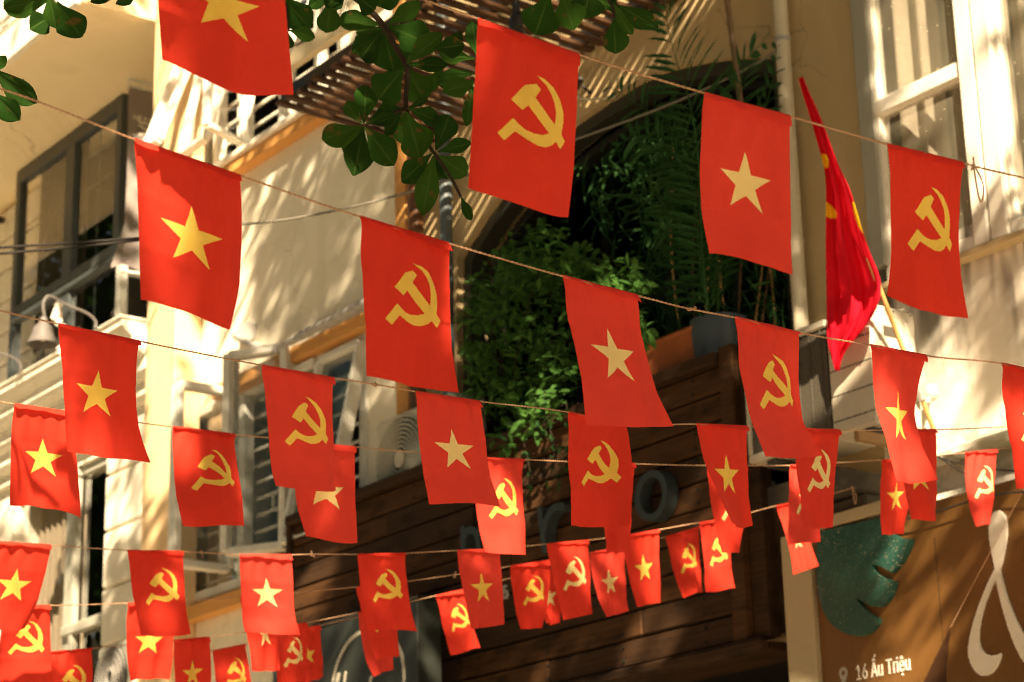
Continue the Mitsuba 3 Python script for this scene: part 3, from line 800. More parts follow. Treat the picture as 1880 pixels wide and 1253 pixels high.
obj('sill', box(wx(1571, 60), WD[2] + .1, -.075, -.002, zb0 - .035, zb0 - .003, .006), 'tan_plaster', rw)
# moulded ledge low on this wall
zl = at(1717, 830, -.08)[2]
obj('ledge', box(at(1640, 850, -.1)[0], XC1, -.10, -.002, zl - .05, zl, .012), 'stained_plaster', bc)
obj('canopy', cat(box(at(1392, 860, -.5)[0], at(1640, 850, -.1)[0], -.46, -.002, zl - .16, zl - .06, .01), box(at(1392, 860, -.5)[0], at(1640, 850, -.1)[0], -.30, -.002, zl - .30, zl - .165, .01)), 'grimy_concrete', bc)

# outdoor unit at the right
YU = -0.48
ac = thing('air_conditioner', 'cream outdoor air conditioner with dark louvred front under the big window', 'air conditioner')
ux0, ux1 = at(1369, 760, YU)[0], at(1604, 665, YU)[0]
uz1, uz0 = at(1601, 552, YU)[2], at(1607, 778, YU)[2]
gx = at(1520, 690, YU)[0]
obj('case', cat(box(gx, ux1, YU, YU + .29, uz0, uz1, .014), box(ux0, gx, YU + .03, YU + .29, uz0, uz1 - .001, .01), box(ux0, gx, YU, YU + .0299, uz1 - .035, uz1, .006), box(ux0, gx, YU, YU + .0299, uz0, uz0 + .04, .006), box(ux0, ux0 + .03, YU, YU + .0299, uz0 + .04, uz1 - .035, .004)), 'unit_cream', ac)
obj('grille_back', box(ux0 + .03, gx - .002, YU + .02, YU + .0285, uz0 + .04, uz1 - .035), 'unit_dark', ac)
nl = 36
for k in range(nl):
    z = uz0 + .045 + (uz1 - uz0 - .09) * k / nl
    obj('louvre', bar((ux0 + .03, YU + .008, z), (gx - .004, YU + .008, z), .006, .012, (0, 0, 1)), 'louvre_metal', ac)
for k in range(7):
    x = ux0 + .03 + (gx - ux0 - .03) * (k + .5) / 7
    obj('grille_rib', box(x - .003, x + .003, YU + .0005, YU + .004, uz0 + .04, uz1 - .035), 'louvre_metal', ac)
for k in range(4):
    z = uz0 + .06 + .118 * k
    obj('groove', box(gx + .015, ux1 - .012, YU - .0012, YU + .002, z, z + .006), 'unit_dark', ac)
obj('lettering', lettering('OR', .028, .002, at(1566, 621, YU - .002), (1, 0, 0), (0, 0, 1)), 'unit_dark', ac)
obj('side_panel', box(ux1 + .0005, ux1 + .006, YU + .05, YU + .19, uz1 - .34, uz1 - .05, .003), 'unit_cream', ac)
obj('handle_recess', box(ux1 + .0055, ux1 + .0075, YU + .07, YU + .16, uz1 - .15, uz1 - .10), 'louvre_metal', ac)
obj('side_panel', box(ux1 + .0005, ux1 + .008, YU + .21, YU + .26, uz1 - .40, uz1 - .06, .003), 'unit_cream', ac)
for yy in (.04, .15, .26):
    obj('screw', tube([(ux1, YU + yy, uz1 - .02), (ux1 + .004, YU + yy, uz1 - .02)], .005, 8), 'unit_dark', ac)
for x in (ux0 + .1, ux1 - .12):
    obj('foot', box(x, x + .06, YU + .02, YU + .27, uz0 - .04, uz0 - .002, .004), 'unit_dark', ac)
bt = thing('wooden_batten', 'short weathered wooden batten jutting out under the right air conditioner', 'plank')
obj('plank', bar(at(1572, 800, -.60), at(1636, 812, -.38), .03, .05, (0, 0, 1)), 'batten_wood', bt)
# fan unit in front of the corner strip
fa = thing('air_conditioner', 'cream outdoor air conditioner with round ringed guard behind the planked front', 'air conditioner')
YF = -0.27
fx0 = at(688, 800, YF)[0]; fz1 = at(700, 771, YF)[2]
obj('case', box(fx0, fx0 + .82, YF, YF + .265, fz1 - .62, fz1, .03), 'unit_cream', fa)
c = at(734, 856, YF); c[1] = YF
cz = fz1 - .30; cx = fx0 + .30; R = .265
obj('fan_hole', tube([(cx, YF - .001, cz), (cx, YF - .004, cz)], R, 40), 'unit_dark', fa, smooth=30)
for k, rr_ in enumerate(np.linspace(.08, R, 8)):
    obj('guard_ring', tube([(cx + rr_ * math.cos(t), YF - .022 + .06 * (rr_ / R) ** 4 * .3, cz + rr_ * math.sin(t)) for t in np.linspace(0, 2 * np.pi, 49)], .0085, 6, False), 'window_board', fa, smooth=True)
obj('hub', tube([(cx, YF - .002, cz), (cx, YF - .026, cz)], .055, 20), 'unit_cream', fa, smooth=30)
for k in range(8):
    t = k * math.pi / 4 + .2
    obj('guard_spoke', bar((cx + .05 * math.cos(t), YF - .016, cz + .05 * math.sin(t)), (cx + R * math.cos(t), YF - .010, cz + R * math.sin(t)), .006, .006, (0, 1, 0)), 'louvre_metal', fa)
obj('support', box(fx0 + .05, fx0 + .8, YF + .02, -.01, fz1 - .66, fz1 - .622), 'black_metal', fa)

# brown sign at the lower right
YS = -0.32
sg = thing('brown_shop_sign', 'large brown shop sign with green leaf plate and white cursive letter at the lower right', 'sign')
sx0 = at(1500, 1100, YS)[0]
post0 = at(1447, 1100, YS)[0]
ztop = at(1560, 961, YS)[2]
zsr = at(1750, 910, YS)[2]
obj('board', box(sx0, -4.2, YS, YS + .06, 2.0, zsr, .004), 'brown_board', sg)
obj('post', box(post0, sx0 - .002, YS - .03, YS + .08, 1.5, zsr + .02, .006), 'post_plaster', sg)
obj('head_strip', box(sx0, at(1702, 900, YS)[0], YS - .03, YS - .002, ztop, zsr + .06, .006), 'post_plaster', sg)
sxx = at(1716, 992, YS)[0]
obj('panel_joint', box(sxx - .002, sxx + .002, YS - .0012, YS, 2.0, zsr - .16), 'dark_brown_print', sg)
kx = lambda pts, ox, oy, s: [(x / s + ox, y / s + oy) for x, y in pts]
YP = YS - .03
lp = [(325, 372), (690, 288), (700, 340), (755, 385), (800, 408), (865, 415), (855, 450), (838, 492), (810, 545), (780, 585), (755, 612), (722, 592), (690, 575), (662, 565), (640, 565), (650, 600), (672, 622), (700, 640), (735, 652), (768, 665), (764, 695), (745, 745), (720, 783), (692, 805), (665, 812), (632, 806), (600, 790), (572, 772), (548, 758), (562, 785), (600, 830), (640, 862), (675, 885), (670, 910), (640, 945), (600, 972), (560, 984), (515, 978), (470, 960), (430, 935), (400, 908), (372, 870), (345, 815), (328, 750), (318, 680), (312, 520)]
lpoly = poly(kx(lp, 1400, 860, 3.188), YP)
obj('leaf_plate', prism(lpoly.buffer(-.004).buffer(.004), YP, YS - .002), 'green_plate', sg, label='speckled green split leaf plate')
cp1 = [(1070, 15), (1035, 30), (1008, 80), (998, 140), (1000, 210), (1012, 290), (1030, 380), (1042, 440), (1010, 500), (970, 590), (930, 690), (890, 810), (862, 920), (849, 1010), (852, 1070), (872, 1130), (905, 1180), (945, 1206), (985, 1203), (1025, 1180), (1060, 1130), (1080, 1080), (1086, 1042), (1060, 1055), (1020, 1062), (975, 1050), (940, 1010), (923, 950), (925, 870), (942, 780), (970, 680), (1010, 580), (1046, 505), (1062, 580), (1090, 700), (1130, 840), (1180, 980), (1230, 1080), (1300, 1170), (1400, 1230), (1400, 1010), (1310, 985), (1240, 900), (1180, 780), (1130, 650), (1092, 520), (1075, 440), (1095, 370), (1115, 280), (1126, 200), (1126, 120), (1110, 50)]
cpoly = poly(kx(cp1, 1560, 933, 3.916), YS - .012)
obj('cursive_letter', prism(cpoly.buffer(.004).buffer(-.004), YS - .012, YS - .001), 'white_paint', sg, label='white cursive ampersand-like loop')
tp = poly(kx([(530, 1260), (725, 860), (712, 1010), (700, 1120), (690, 1260)], 1560, 933, 3.916), YS)
obj('dark_shape', prism(tp, YS - .003, YS - .0005), 'dark_brown_print', sg)
e = at(1670, 1232, YS)[0] - at(1572, 1251, YS)[0]
tm = meshkit.text_mesh('16 Ấu Triệu', .064, .004, False)
sxs = e / (tm.bounds[1][0] - tm.bounds[0][0])
tm.vertices[:, 0] *= sxs
o = at(1572, 1250, YS - .001)
v = tm.vertices; tm.vertices = np.stack([o[0] + v[:, 0], o[1] - v[:, 2], o[2] + v[:, 1]], 1)
obj('address_text', tm, 'white_paint', sg, label='white address reading 16 Ấu Triệu')
c = at(1549, 1236, YS)
pinp = affinity.translate(Point(0, 0).buffer(.026, 24).union(Polygon([(-.024, -.008), (.024, -.008), (0, -.062)])).difference(Point(0, 0).buffer(.012, 16)), c[0], c[2])
obj('pin_mark', prism(pinp, YS - .004, YS - .0005), 'chalk_white', sg)
for x, y in ((1700, 1275), (1712, 1273)):
    c = at(x, y, YS); obj('digit', prism(affinity.translate(Point(0, 0).buffer(.026).difference(Point(0, 0).buffer(.014)), c[0], c[2]), YS - .004, YS - .0005), 'chalk_white', sg)

# plant pots
pt = thing('plant_trough', 'terracotta plastic trough on the ledge behind the planked front', 'plant pot')
pa, pb_ = at(1183, 640, -.2)[0], at(1287, 620, -.2)[0]
tz1 = at(1235, 611, -.25)[2]; tz0 = wz1 - .05
ms = trimesh.convex.convex_hull(np.vstack([box(pa + .03, pb_ - .03, -.22, -.06, tz0, tz0 + .01, .002).vertices, box(pa, pb_, -.25, -.03, tz1 - .03, tz1 - .02, .004).vertices]))
obj('body', ms, 'clay', pt)
obj('rim', box(pa - .012, pb_ + .012, -.262, -.018, tz1 - .028, tz1, .012), 'clay', pt)
obj('soil', box(pa + .02, pb_ - .02, -.24, -.04, tz1 + .0005, tz1 + .006), 'unit_dark', pt)
p2 = thing('plant_pot', 'round blue grey plant pot beside the terracotta trough', 'plant pot')
c = at(1322, 620, -.12)
zt_ = at(1322, 590, -.12)[2]
obj('body', lathe([(0, 0), (.11, 0), (.145, (zt_ - tz0) * .6), (.15, zt_ - tz0), (.135, zt_ - tz0), (.13, zt_ - tz0 - .03), (0, zt_ - tz0 - .03)], (c[0], -.12, tz0)), 'blue_pot', p2, smooth=35)

# ================================================================== plants in the arch
def inpoly(pg, n, rng):
    x0, y0, x1, y1 = pg.bounds; out = []
    while len(out) < n:
        q = rng.uniform([x0, y0], [x1, y1], (n * 2, 2))
        out += [p for p in q[shapely.contains_xy(pg, q[:, 0], q[:, 1])]]
    return np.array(out[:n])


def clumpy(pg, n, rng, nclump, spread):
    cs = inpoly(pg, nclump, rng)
    p = cs[rng.integers(nclump, size=n * 2)] + rng.normal(0, spread, (n * 2, 2))
    p = p[shapely.contains_xy(pg, p[:, 0], p[:, 1])]
    return p[:n]


def unit(v):
    return v / np.linalg.norm(v, axis=-1, keepdims=True)


rg = np.random.default_rng(31)
bush = thing('leafy_shrub', 'bushy green small-leaved shrub spilling over the planked front in the arch', 'shrub')
pg = Polygon([(852, 560), (862, 505), (900, 478), (905, 448), (960, 425), (1010, 402), (1045, 410), (1050, 450), (1120, 470), (1165, 455), (1195, 470), (1185, 500), (1200, 530), (1160, 560), (1195, 600), (1190, 640), (1080, 650), (1060, 700), (1050, 760), (1000, 790), (960, 830), (915, 840), (890, 800), (856, 690)])
n = 3400
p2d = clumpy(pg, n, rg, 110, 17)
Ys = -0.30 + 0.55 * (meshkit.fbm(np.c_[p2d / 60, np.zeros(len(p2d))], 2, 5) - .5) + rg.uniform(-.22, .35, len(p2d))
P = np.array([at(x, y, Y) for (x, y), Y in zip(p2d, Ys)])
d = unit(rg.normal(0, 1, (len(P), 3)) * [1, 1, .7] + [0.1, -.4, -.25])
nn = unit(rg.normal(0, .45, (len(P), 3)) + [0.2, -.5, .9])
obj('foliage', leaves(P, d, nn, rg.uniform(.035, .105, len(P)), rg.uniform(.024, .042, len(P))), 'bush_leaf', bush, kind='stuff')
stems = []
for k in range(26):
    a = at(rg.uniform(930, 1130), rg.uniform(690, 790), rg.uniform(-.15, .2)); b2 = inpoly(pg, 1, rg)[0]; b = at(b2[0], b2[1], rg.uniform(-.6, .1))
    mid = (a + b) / 2 + rg.normal(0, .08, 3)
    stems.append(tube(spline([a, mid, b], 10), np.linspace(.006, .002, 10), 5))
obj('stem', cat(*stems), 'twig', bush, smooth=True)
# trailing strands in front of the planks
trail = thing('trailing_vine', 'thin vine with sparse leaves trailing down over the planks', 'vine')
tv, tp_ = [], []
for pts in (((1000, 720), (1010, 790), (1020, 840), (1005, 880)), ((960, 780), (965, 830), (975, 880), (968, 930)), ((1040, 740), (1045, 800), (1042, 850), (1015, 890)), ((930, 800), (925, 850), (940, 890)), ((985, 760), (1000, 800), (1030, 830), (1045, 860))):
    Q = spline([at(x, y, -.5) for x, y in pts], 24); tv.append(tube(Q, .0028, 5))
    for i in range(3, 24, 2):
        tp_ += [Q[i] + rg.normal(0, .012, 3)]
tp_ = np.array(tp_)
obj('stem', cat(*tv), 'twig', trail, smooth=True)
obj('foliage', leaves(tp_, unit(rg.normal(0, 1, (len(tp_), 3)) + [0, -.3, -.4]), unit(rg.normal(0, .4, (len(tp_), 3)) + [.1, -.7, .6]), rg.uniform(.04, .075, len(tp_)), .034), 'palm_leaf', trail, kind='stuff')


def frond(parent, pts, Y, side_len, n, rng, tilt=0.35, up=0.0, width=.030):
    Q = spline([at(x, y, yy) for (x, y), yy in zip(pts, np.linspace(Y, Y - .15, len(pts)))], 40)
    obj('rachis', tube(Q, np.linspace(.006, .002, 40), 6), 'palm_leaf', parent, smooth=True)
    P, D, N, L = [], [], [], []
    t = np.gradient(Q, axis=0); t = unit(t)
    for i in np.linspace(5, 39, n).astype(int):
        for s in (-1, 1):
            side = np.cross(t[i], [0, -1, .15]); side /= np.linalg.norm(side)
            dd = unit(side * s + t[i] * (tilt + .5 * i / 39) + np.array([0, rng.uniform(-.25, .05), up + rng.uniform(-.1, .1)]))
            P.append(Q[i]); D.append(dd); N.append(unit(np.array([0, -.9, .45]) + rng.normal(0, .2, 3)))
            L.append(side_len * math.sin(math.pi * (.12 + .80 * i / 39)) * rng.uniform(.85, 1.1))
    obj('leaflets', leaves(np.array(P), np.array(D), np.array(N), np.array(L), width, .1, .25), 'palm_leaf', parent, kind='stuff')


palm = thing('areca_palm', 'feathery palm with long arching fronds in front of the arch', 'palm')
for pts, Y, L, n in ((((1300, 560), (1285, 350), (1264, 181), (1244, 118), (1229, 60), (1222, -10)), -.45, .36, 30),
                     (((1290, 520), (1262, 330), (1222, 240), (1175, 195), (1120, 160)), -.35, .26, 24),
                     (((1300, 560), (1280, 400), (1255, 300), (1215, 262), (1135, 268)), -.4, .30, 22),
                     (((1310, 560), (1330, 380), (1352, 230), (1365, 130), (1400, 80)), -.3, .28, 24),
                     (((1320, 560), (1370, 350), (1400, 220), (1420, 140), (1425, 90)), -.12, .20, 18),
                     (((1290, 580), (1240, 430), (1215, 370), (1165, 350)), -.3, .22, 16),
                     (((1320, 580), (1340, 420), (1385, 330), (1430, 300)), -.2, .24, 16),
                     (((1300, 580), (1280, 480), (1240, 430), (1195, 440)), -.3, .20, 14)):
    frond(palm, pts, Y, L, n, rg)
bam = thing('bamboo_clump', 'dense dark bamboo with narrow leaves filling the right of the arch', 'bamboo')
pgb = Polygon([(1180, 300), (1240, 280), (1300, 250), (1420, 130), (1440, 300), (1455, 560), (1440, 600), (1280, 612), (1190, 600), (1170, 450)])
pgb = pgb.union(Polygon([(1060, 300), (1110, 250), (1200, 210), (1300, 200), (1300, 420), (1180, 470), (1080, 420)]))
p2d = clumpy(pgb, 1700, rg, 75, 22)
P = np.array([at(x, y, Y) for (x, y), Y in zip(p2d, rg.uniform(-.15, .5, len(p2d)))])
d = unit(rg.normal(0, .7, (len(P), 3)) + [0, -.2, -.5])
obj('foliage', leaves(P, d, unit(rg.normal(0, .5, (len(P), 3)) + [0, -.7, .6]), rg.uniform(.10, .20, len(P)), rg.uniform(.010, .02, len(P)), .1, .3), 'palm_leaf', bam, kind='stuff')
for k in range(9):
    x = 1255 + k * 21 + rg.uniform(-8, 8); a = at(x, 600, .0); b = at(x + rg.uniform(-30, 45), rg.uniform(250, 420), rg.uniform(-.1, .2))
    obj('stem', tube(spline([a, (a + b) / 2 + rg.normal(0, .03, 3), b], 10), .007, 6), 'dark_bamboo' if k % 2 else 'bamboo_wood', bam, smooth=True)
pole = thing('bamboo_pole', 'dark jointed bamboo pole rising beside the downpipe in the arch', 'pole')
Q = np.array([at(1335 + 24 * t, 0 + 185 * t, -.28) for t in np.linspace(-.2, 1.9, 60)])
obj('pole', tube(Q, .015 + .003 * (np.arange(60) % 6 == 0), 10), 'dark_bamboo', pole, smooth=40)

# ================================================================== bunting
UF, VF = 0.20, 0.30
HS_A = [(232, 560), (315, 480), (345, 476), (378, 473), (402, 505), (366, 546), (520, 770), (540, 812), (510, 852), (484, 808), (440, 750), (326, 592), (293, 620)]
HS_B = [(383, 427), (432, 452), (480, 500), (512, 565), (532, 640), (532, 700), (518, 765), (490, 800), (455, 820), (415, 826), (370, 815), (310, 780), (247, 738), (183, 787), (147, 744), (240, 663), (268, 697), (300, 724), (345, 745), (395, 756), (440, 751), (468, 725), (482, 690), (488, 640), (480, 580), (462, 530), (435, 483)]
_M = np.linalg.inv(np.array([[186, -19], [66, 307.0]]))


def to_uv(pts):
    return [tuple(_M @ (np.array([x / 3.1325 + 860, y / 3.1325]) - [877, 35])) for x, y in pts]


hs = Polygon(to_uv(HS_A)).buffer(0).union(Polygon(to_uv(HS_B)).buffer(0))
star = Polygon([(.5 + (.305 if k % 2 == 0 else .305 * .382) * math.sin(k * math.pi / 5), .5 - (.305 if k % 2 == 0 else .305 * .382) * math.cos(k * math.pi / 5) * UF / VF) for k in range(10)])
NU, NV = 22, 34


def sheet(pg):
    """the flag's sheet in uv, cut along the outline of its print: (cloth, print)"""
    out = []
    for inside in (False, True):
        idx, V, Fc = {}, [], []
        def vid(a, b):
            k = (round(a, 6), round(b, 6))
            if k not in idx:
                idx[k] = len(V); V.append(k)
            return idx[k]
        for i in range(NU):
            for j in range(NV):
                c = sbox(i / NU, j / NV, (i + 1) / NU, (j + 1) / NV)
                g = c.intersection(pg) if inside else c.difference(pg)
                if g.is_empty:
                    continue
                if not inside and g.area > .99999 * c.area:
                    a, b, e_, f_ = vid(i / NU, j / NV), vid((i + 1) / NU, j / NV), vid((i + 1) / NU, (j + 1) / NV), vid(i / NU, (j + 1) / NV)
                    Fc += [(a, b, e_), (a, e_, f_)]
                    continue
                for gg in getattr(g, 'geoms', [g]):
                    if gg.geom_type != 'Polygon' or gg.area < 1e-9:
                        continue
                    vv, ff = trimesh.creation.triangulate_polygon(gg, engine='earcut')
                    ids = [vid(a, b) for a, b in vv]
                    for t in ff:
                        t = [ids[q] for q in t]
                        if len(set(t)) == 3:
                            a, b, c3 = (np.array(V[q]) for q in t)
                            cr = (b - a)[0] * (c3 - a)[1] - (b - a)[1] * (c3 - a)[0]
                            Fc.append(tuple(t) if cr > 0 else (t[0], t[2], t[1]))
        out.append((np.array(V), np.array(Fc)))
    return out


SHEETS = {'h': sheet(hs), 's': sheet(star)}

# strings: seen points and, from the flags' sizes, distance at two places; then flags: kind, TL, TR, BR, BL, options
STR = {
    1: dict(d=((400, 3.72), (1700, 4.12)), pre=[(120, -250)], mid=[], post=[(1787, 305), (1880, 327), (2050, 372)]),
    2: dict(d=((340, 4.02), (1650, 4.95)), pre=[(-250, 95), (0, 163)], mid=[(1270, 568)], post=[(2100, 715)]),
    3: dict(d=((180, 5.1), (1700, 6.95)), pre=[(-200, 528), (0, 571)], mid=[(688, 706)], post=[(1760, 788), (1860, 783), (2100, 770)]),
    4: dict(d=((80, 6.2), (1800, 8.5)), pre=[(-200, 704), (0, 738)], mid=[(268, 778), (500, 805)], post=[(1950, 802)]),
    5: dict(d=((40, 7.55), (1460, 9.55)), pre=[(-200, 985)], mid=[(573, 1018)], post=[(1505, 913), (1565, 896)]),
    6: dict(d=((60, 7.9), (1250, 10.2)), pre=[(-200, 1113), (0, 1112)], mid=[], post=[(1380, 948)]),
    7: dict(d=((130, 8.6), (1000, 10.3)), pre=[(-100, 1203)], mid=[], post=[(1150, 1018)]),
    8: dict(d=((400, 9.6), (590, 10.0)), pre=[(300, 1207)], mid=[], post=[(680, 1128)]),
}
FLAGS = [
    (1, 's', (283, -192), (514, -98), (539, 171), (297, 122), dict(l=-2, b=12, seam=0, pos=True)),
    (1, 'h', (877, 35), (1063, 101), (1048, 406), (857, 341), dict(l=2, r=2, b=-4)),
    (1, 's', (1293, 171), (1451, 214), (1463, 511), (1303, 466), dict(l=-8, r=-2, b=-8, seam=.76)),
    (1, 'h', (1628, 265), (1767, 299), (1776, 584), (1635, 548), dict(l=6, r=-8, b=4)),
    (2, 's', (247, 256), (441, 323), (428, 610), (259, 551), dict(l=2, r=9, b=-6)),
    (2, 'h', (660, 398), (823, 447), (841, 721), (679, 690), dict(l=-2, r=-3, b=3)),
    (2, 's', (1032, 507), (1170, 543), (1236, 783), (1086, 779), dict(l=6, r=-4, b=3, seam=.27)),
    (2, 'h', (1348, 583), (1467, 611), (1494, 840), (1407, 838), dict(l=-8, r=-6, b=2, seam=.72)),
    (2, 's', (1597, 634), (1699, 653), (1710, 884), (1656, 882), dict(l=-2, r=-12, b=2, seam=.42)),
    (2, 'h', (1838, 668), (1926, 687), (1932, 905), (1866, 898), dict(l=-4)),
    (3, 's', (107, 595), (257, 627), (268, 847), (128, 831), dict(l=-2, r=-14, b=4)),
    (3, 'h', (480, 671), (612, 694), (626, 903), (505, 892), dict(l=2, r=-4, b=3, seam=.86)),
    (3, 's', (762, 719), (880, 737), (911, 930), (791, 927), dict(l=0, r=4, b=-6, seam=.72)),
    (3, 'h', (1043, 757), (1145, 777), (1121, 966), (1046, 965), dict(l=-2, r=8, b=3, fold=.78)),
    (3, 's', (1277, 779), (1370, 783), (1372, 968), (1344, 962), dict(l=-10, r=0, b=4)),
    (3, 'h', (1456, 787), (1540, 790), (1522, 971), (1486, 969), dict(l=-6, r=4)),
    (3, 's', (1640, 790), (1717, 789), (1719, 957), (1675, 954), dict(l=-2)),
    (4, 's', (26, 742), (122, 756), (143, 946), (18, 928), dict(l=-4, r=8, b=-5)),
    (4, 'h', (317, 784), (430, 798), (453, 967), (335, 967), dict(l=-4, r=-3, b=3)),
    (4, 's', (541, 811), (653, 821), (657, 997), (559, 984), dict(l=-3, r=0, b=3, seam=.70)),
    (4, 'h', (870, 840), (961, 844), (975, 1018), (892, 1013), dict(l=-3, r=-4, b=2, seam=.14)),
    (4, 's', (1092, 850), (1164, 852), (1156, 1011), (1110, 1012), dict(l=3, r=2)),
    (4, 'h', (1298, 855), (1370, 855), (1362, 1015), (1325, 1015), dict(l=-4, r=3)),
    (4, 'h', (1450, 855), (1507, 852), (1498, 998), (1446, 1001), dict(l=-3, pale=1)),
    (4, 's', (1618, 845), (1673, 843), (1668, 979), (1620, 983), dict(l=-1, r=2)),
    (4, 'h', (1771, 832), (1828, 826), (1815, 965), (1792, 967), dict(l=-4, r=3, pale=1)),
    (5, 's', (-14, 994), (93, 1001), (50, 1152), (-45, 1150), dict(l=0, r=5, b=4)),
    (5, 'h', (234, 1011), (336, 1013), (345, 1167), (260, 1166), dict(l=-3, r=-2, b=1)),
    (5, 's', (440, 1019), (535, 1019), (552, 1167), (456, 1164), dict(l=-2, r=-2, b=1, seam=.84, pale=1)),
    (5, 'h', (656, 1018), (743, 1016), (764, 1159), (680, 1158), dict(l=-3, r=-3)),
    (5, 's', (839, 1011), (917, 1008), (925, 1147), (872, 1154), dict(l=-2, r=5, seam=.13)),
    (5, 'h', (1004, 999), (1080, 992), (1081, 1129), (1034, 1139), dict(l=-3, r=1)),
    (5, 's', (1144, 984), (1209, 973), (1220, 1107), (1166, 1114), dict(l=-3, r=-2)),
    (5, 'h', (1283, 960), (1340, 951), (1350, 1080), (1303, 1089), dict(l=-2, r=-2)),
    (5, 's', (1425, 929), (1478, 919), (1498, 1041), (1457, 1055), dict(l=2, r=-3)),
    (6, 'h', (5, 1111), (91, 1112), (92, 1258), (-8, 1258), dict(r=0)),
    (6, 's', (234, 1108), (317, 1106), (317, 1250), (236, 1250), dict(l=-3, r=2)),
    (6, 's', (440, 1096), (522, 1090), (512, 1231), (463, 1232), dict(l=2)),
    (6, 'h', (655, 1078), (722, 1071), (736, 1205), (690, 1212), dict(l=-3)),
    (6, 'h', (937, 1040), (1010, 1029), (1004, 1154), (953, 1154), dict(l=-3, r=2)),
    (6, 's', (1082, 1015), (1146, 1005), (1164, 1118), (1111, 1135), dict(l=-2, r=-2, seam=.82)),
    (6, 'h', (1222, 986), (1284, 968), (1292, 1087), (1255, 1097), dict(l=-2, r=-2)),
    (7, 'h', (88, 1198), (168, 1191), (162, 1325), (84, 1330), dict(r=3)),
    (7, 's', (319, 1176), (384, 1170), (387, 1300), (322, 1303), dict(r=1)),
    (7, 'h', (506, 1153), (562, 1144), (562, 1262), (506, 1268), dict(l=2, r=2)),
    (7, 's', (657, 1125), (724, 1112), (730, 1230), (685, 1243), dict(l=-2, seam=.74)),
    (7, 'h', (800, 1094), (855, 1082), (878, 1188), (831, 1204), dict(l=-2, r=-1)),
    (7, 's', (975, 1053), (1030, 1042), (1033, 1143), (1000, 1150), dict()),
    (8, 'h', (391, 1195), (451, 1183), (465, 1300), (405, 1310), dict(l=-2)),
    (8, 's', (535, 1160), (587, 1149), (599, 1247), (546, 1258), dict(r=-2)),
]
ORD = ['', 'first', 'second', 'third', 'fourth', 'fifth', 'sixth', 'seventh', 'eighth', 'ninth', 'tenth']
STRNAME = {1: 'the highest string', 2: 'the second highest string', 3: 'the third string from the top', 4: 'the fourth string from the top', 5: 'the fifth string from the top', 6: 'the sixth string from the top', 7: 'the second lowest string', 8: 'the lowest string'}


def dist(s, x):
    (xa, da), (xb, db) = STR[s]['d']
    return 1.0 / (1 / da + (1 / db - 1 / da) * (x - xa) / (xb - xa))


def drop(T0, px, length, near):
    """point seen at px at the given distance from T0 (the cloth's length), on the far or the near side"""
    d = ray(*px); o = CAM - T0
    a, b, c = d @ d, d @ o, o @ o - length ** 2
    disc = b * b - a * c
    if disc <= 0:
        return CAM + d * (-b / a)
    t = (-b + (-1 if near else 1) * math.sqrt(disc)) / a
    return CAM + d * t


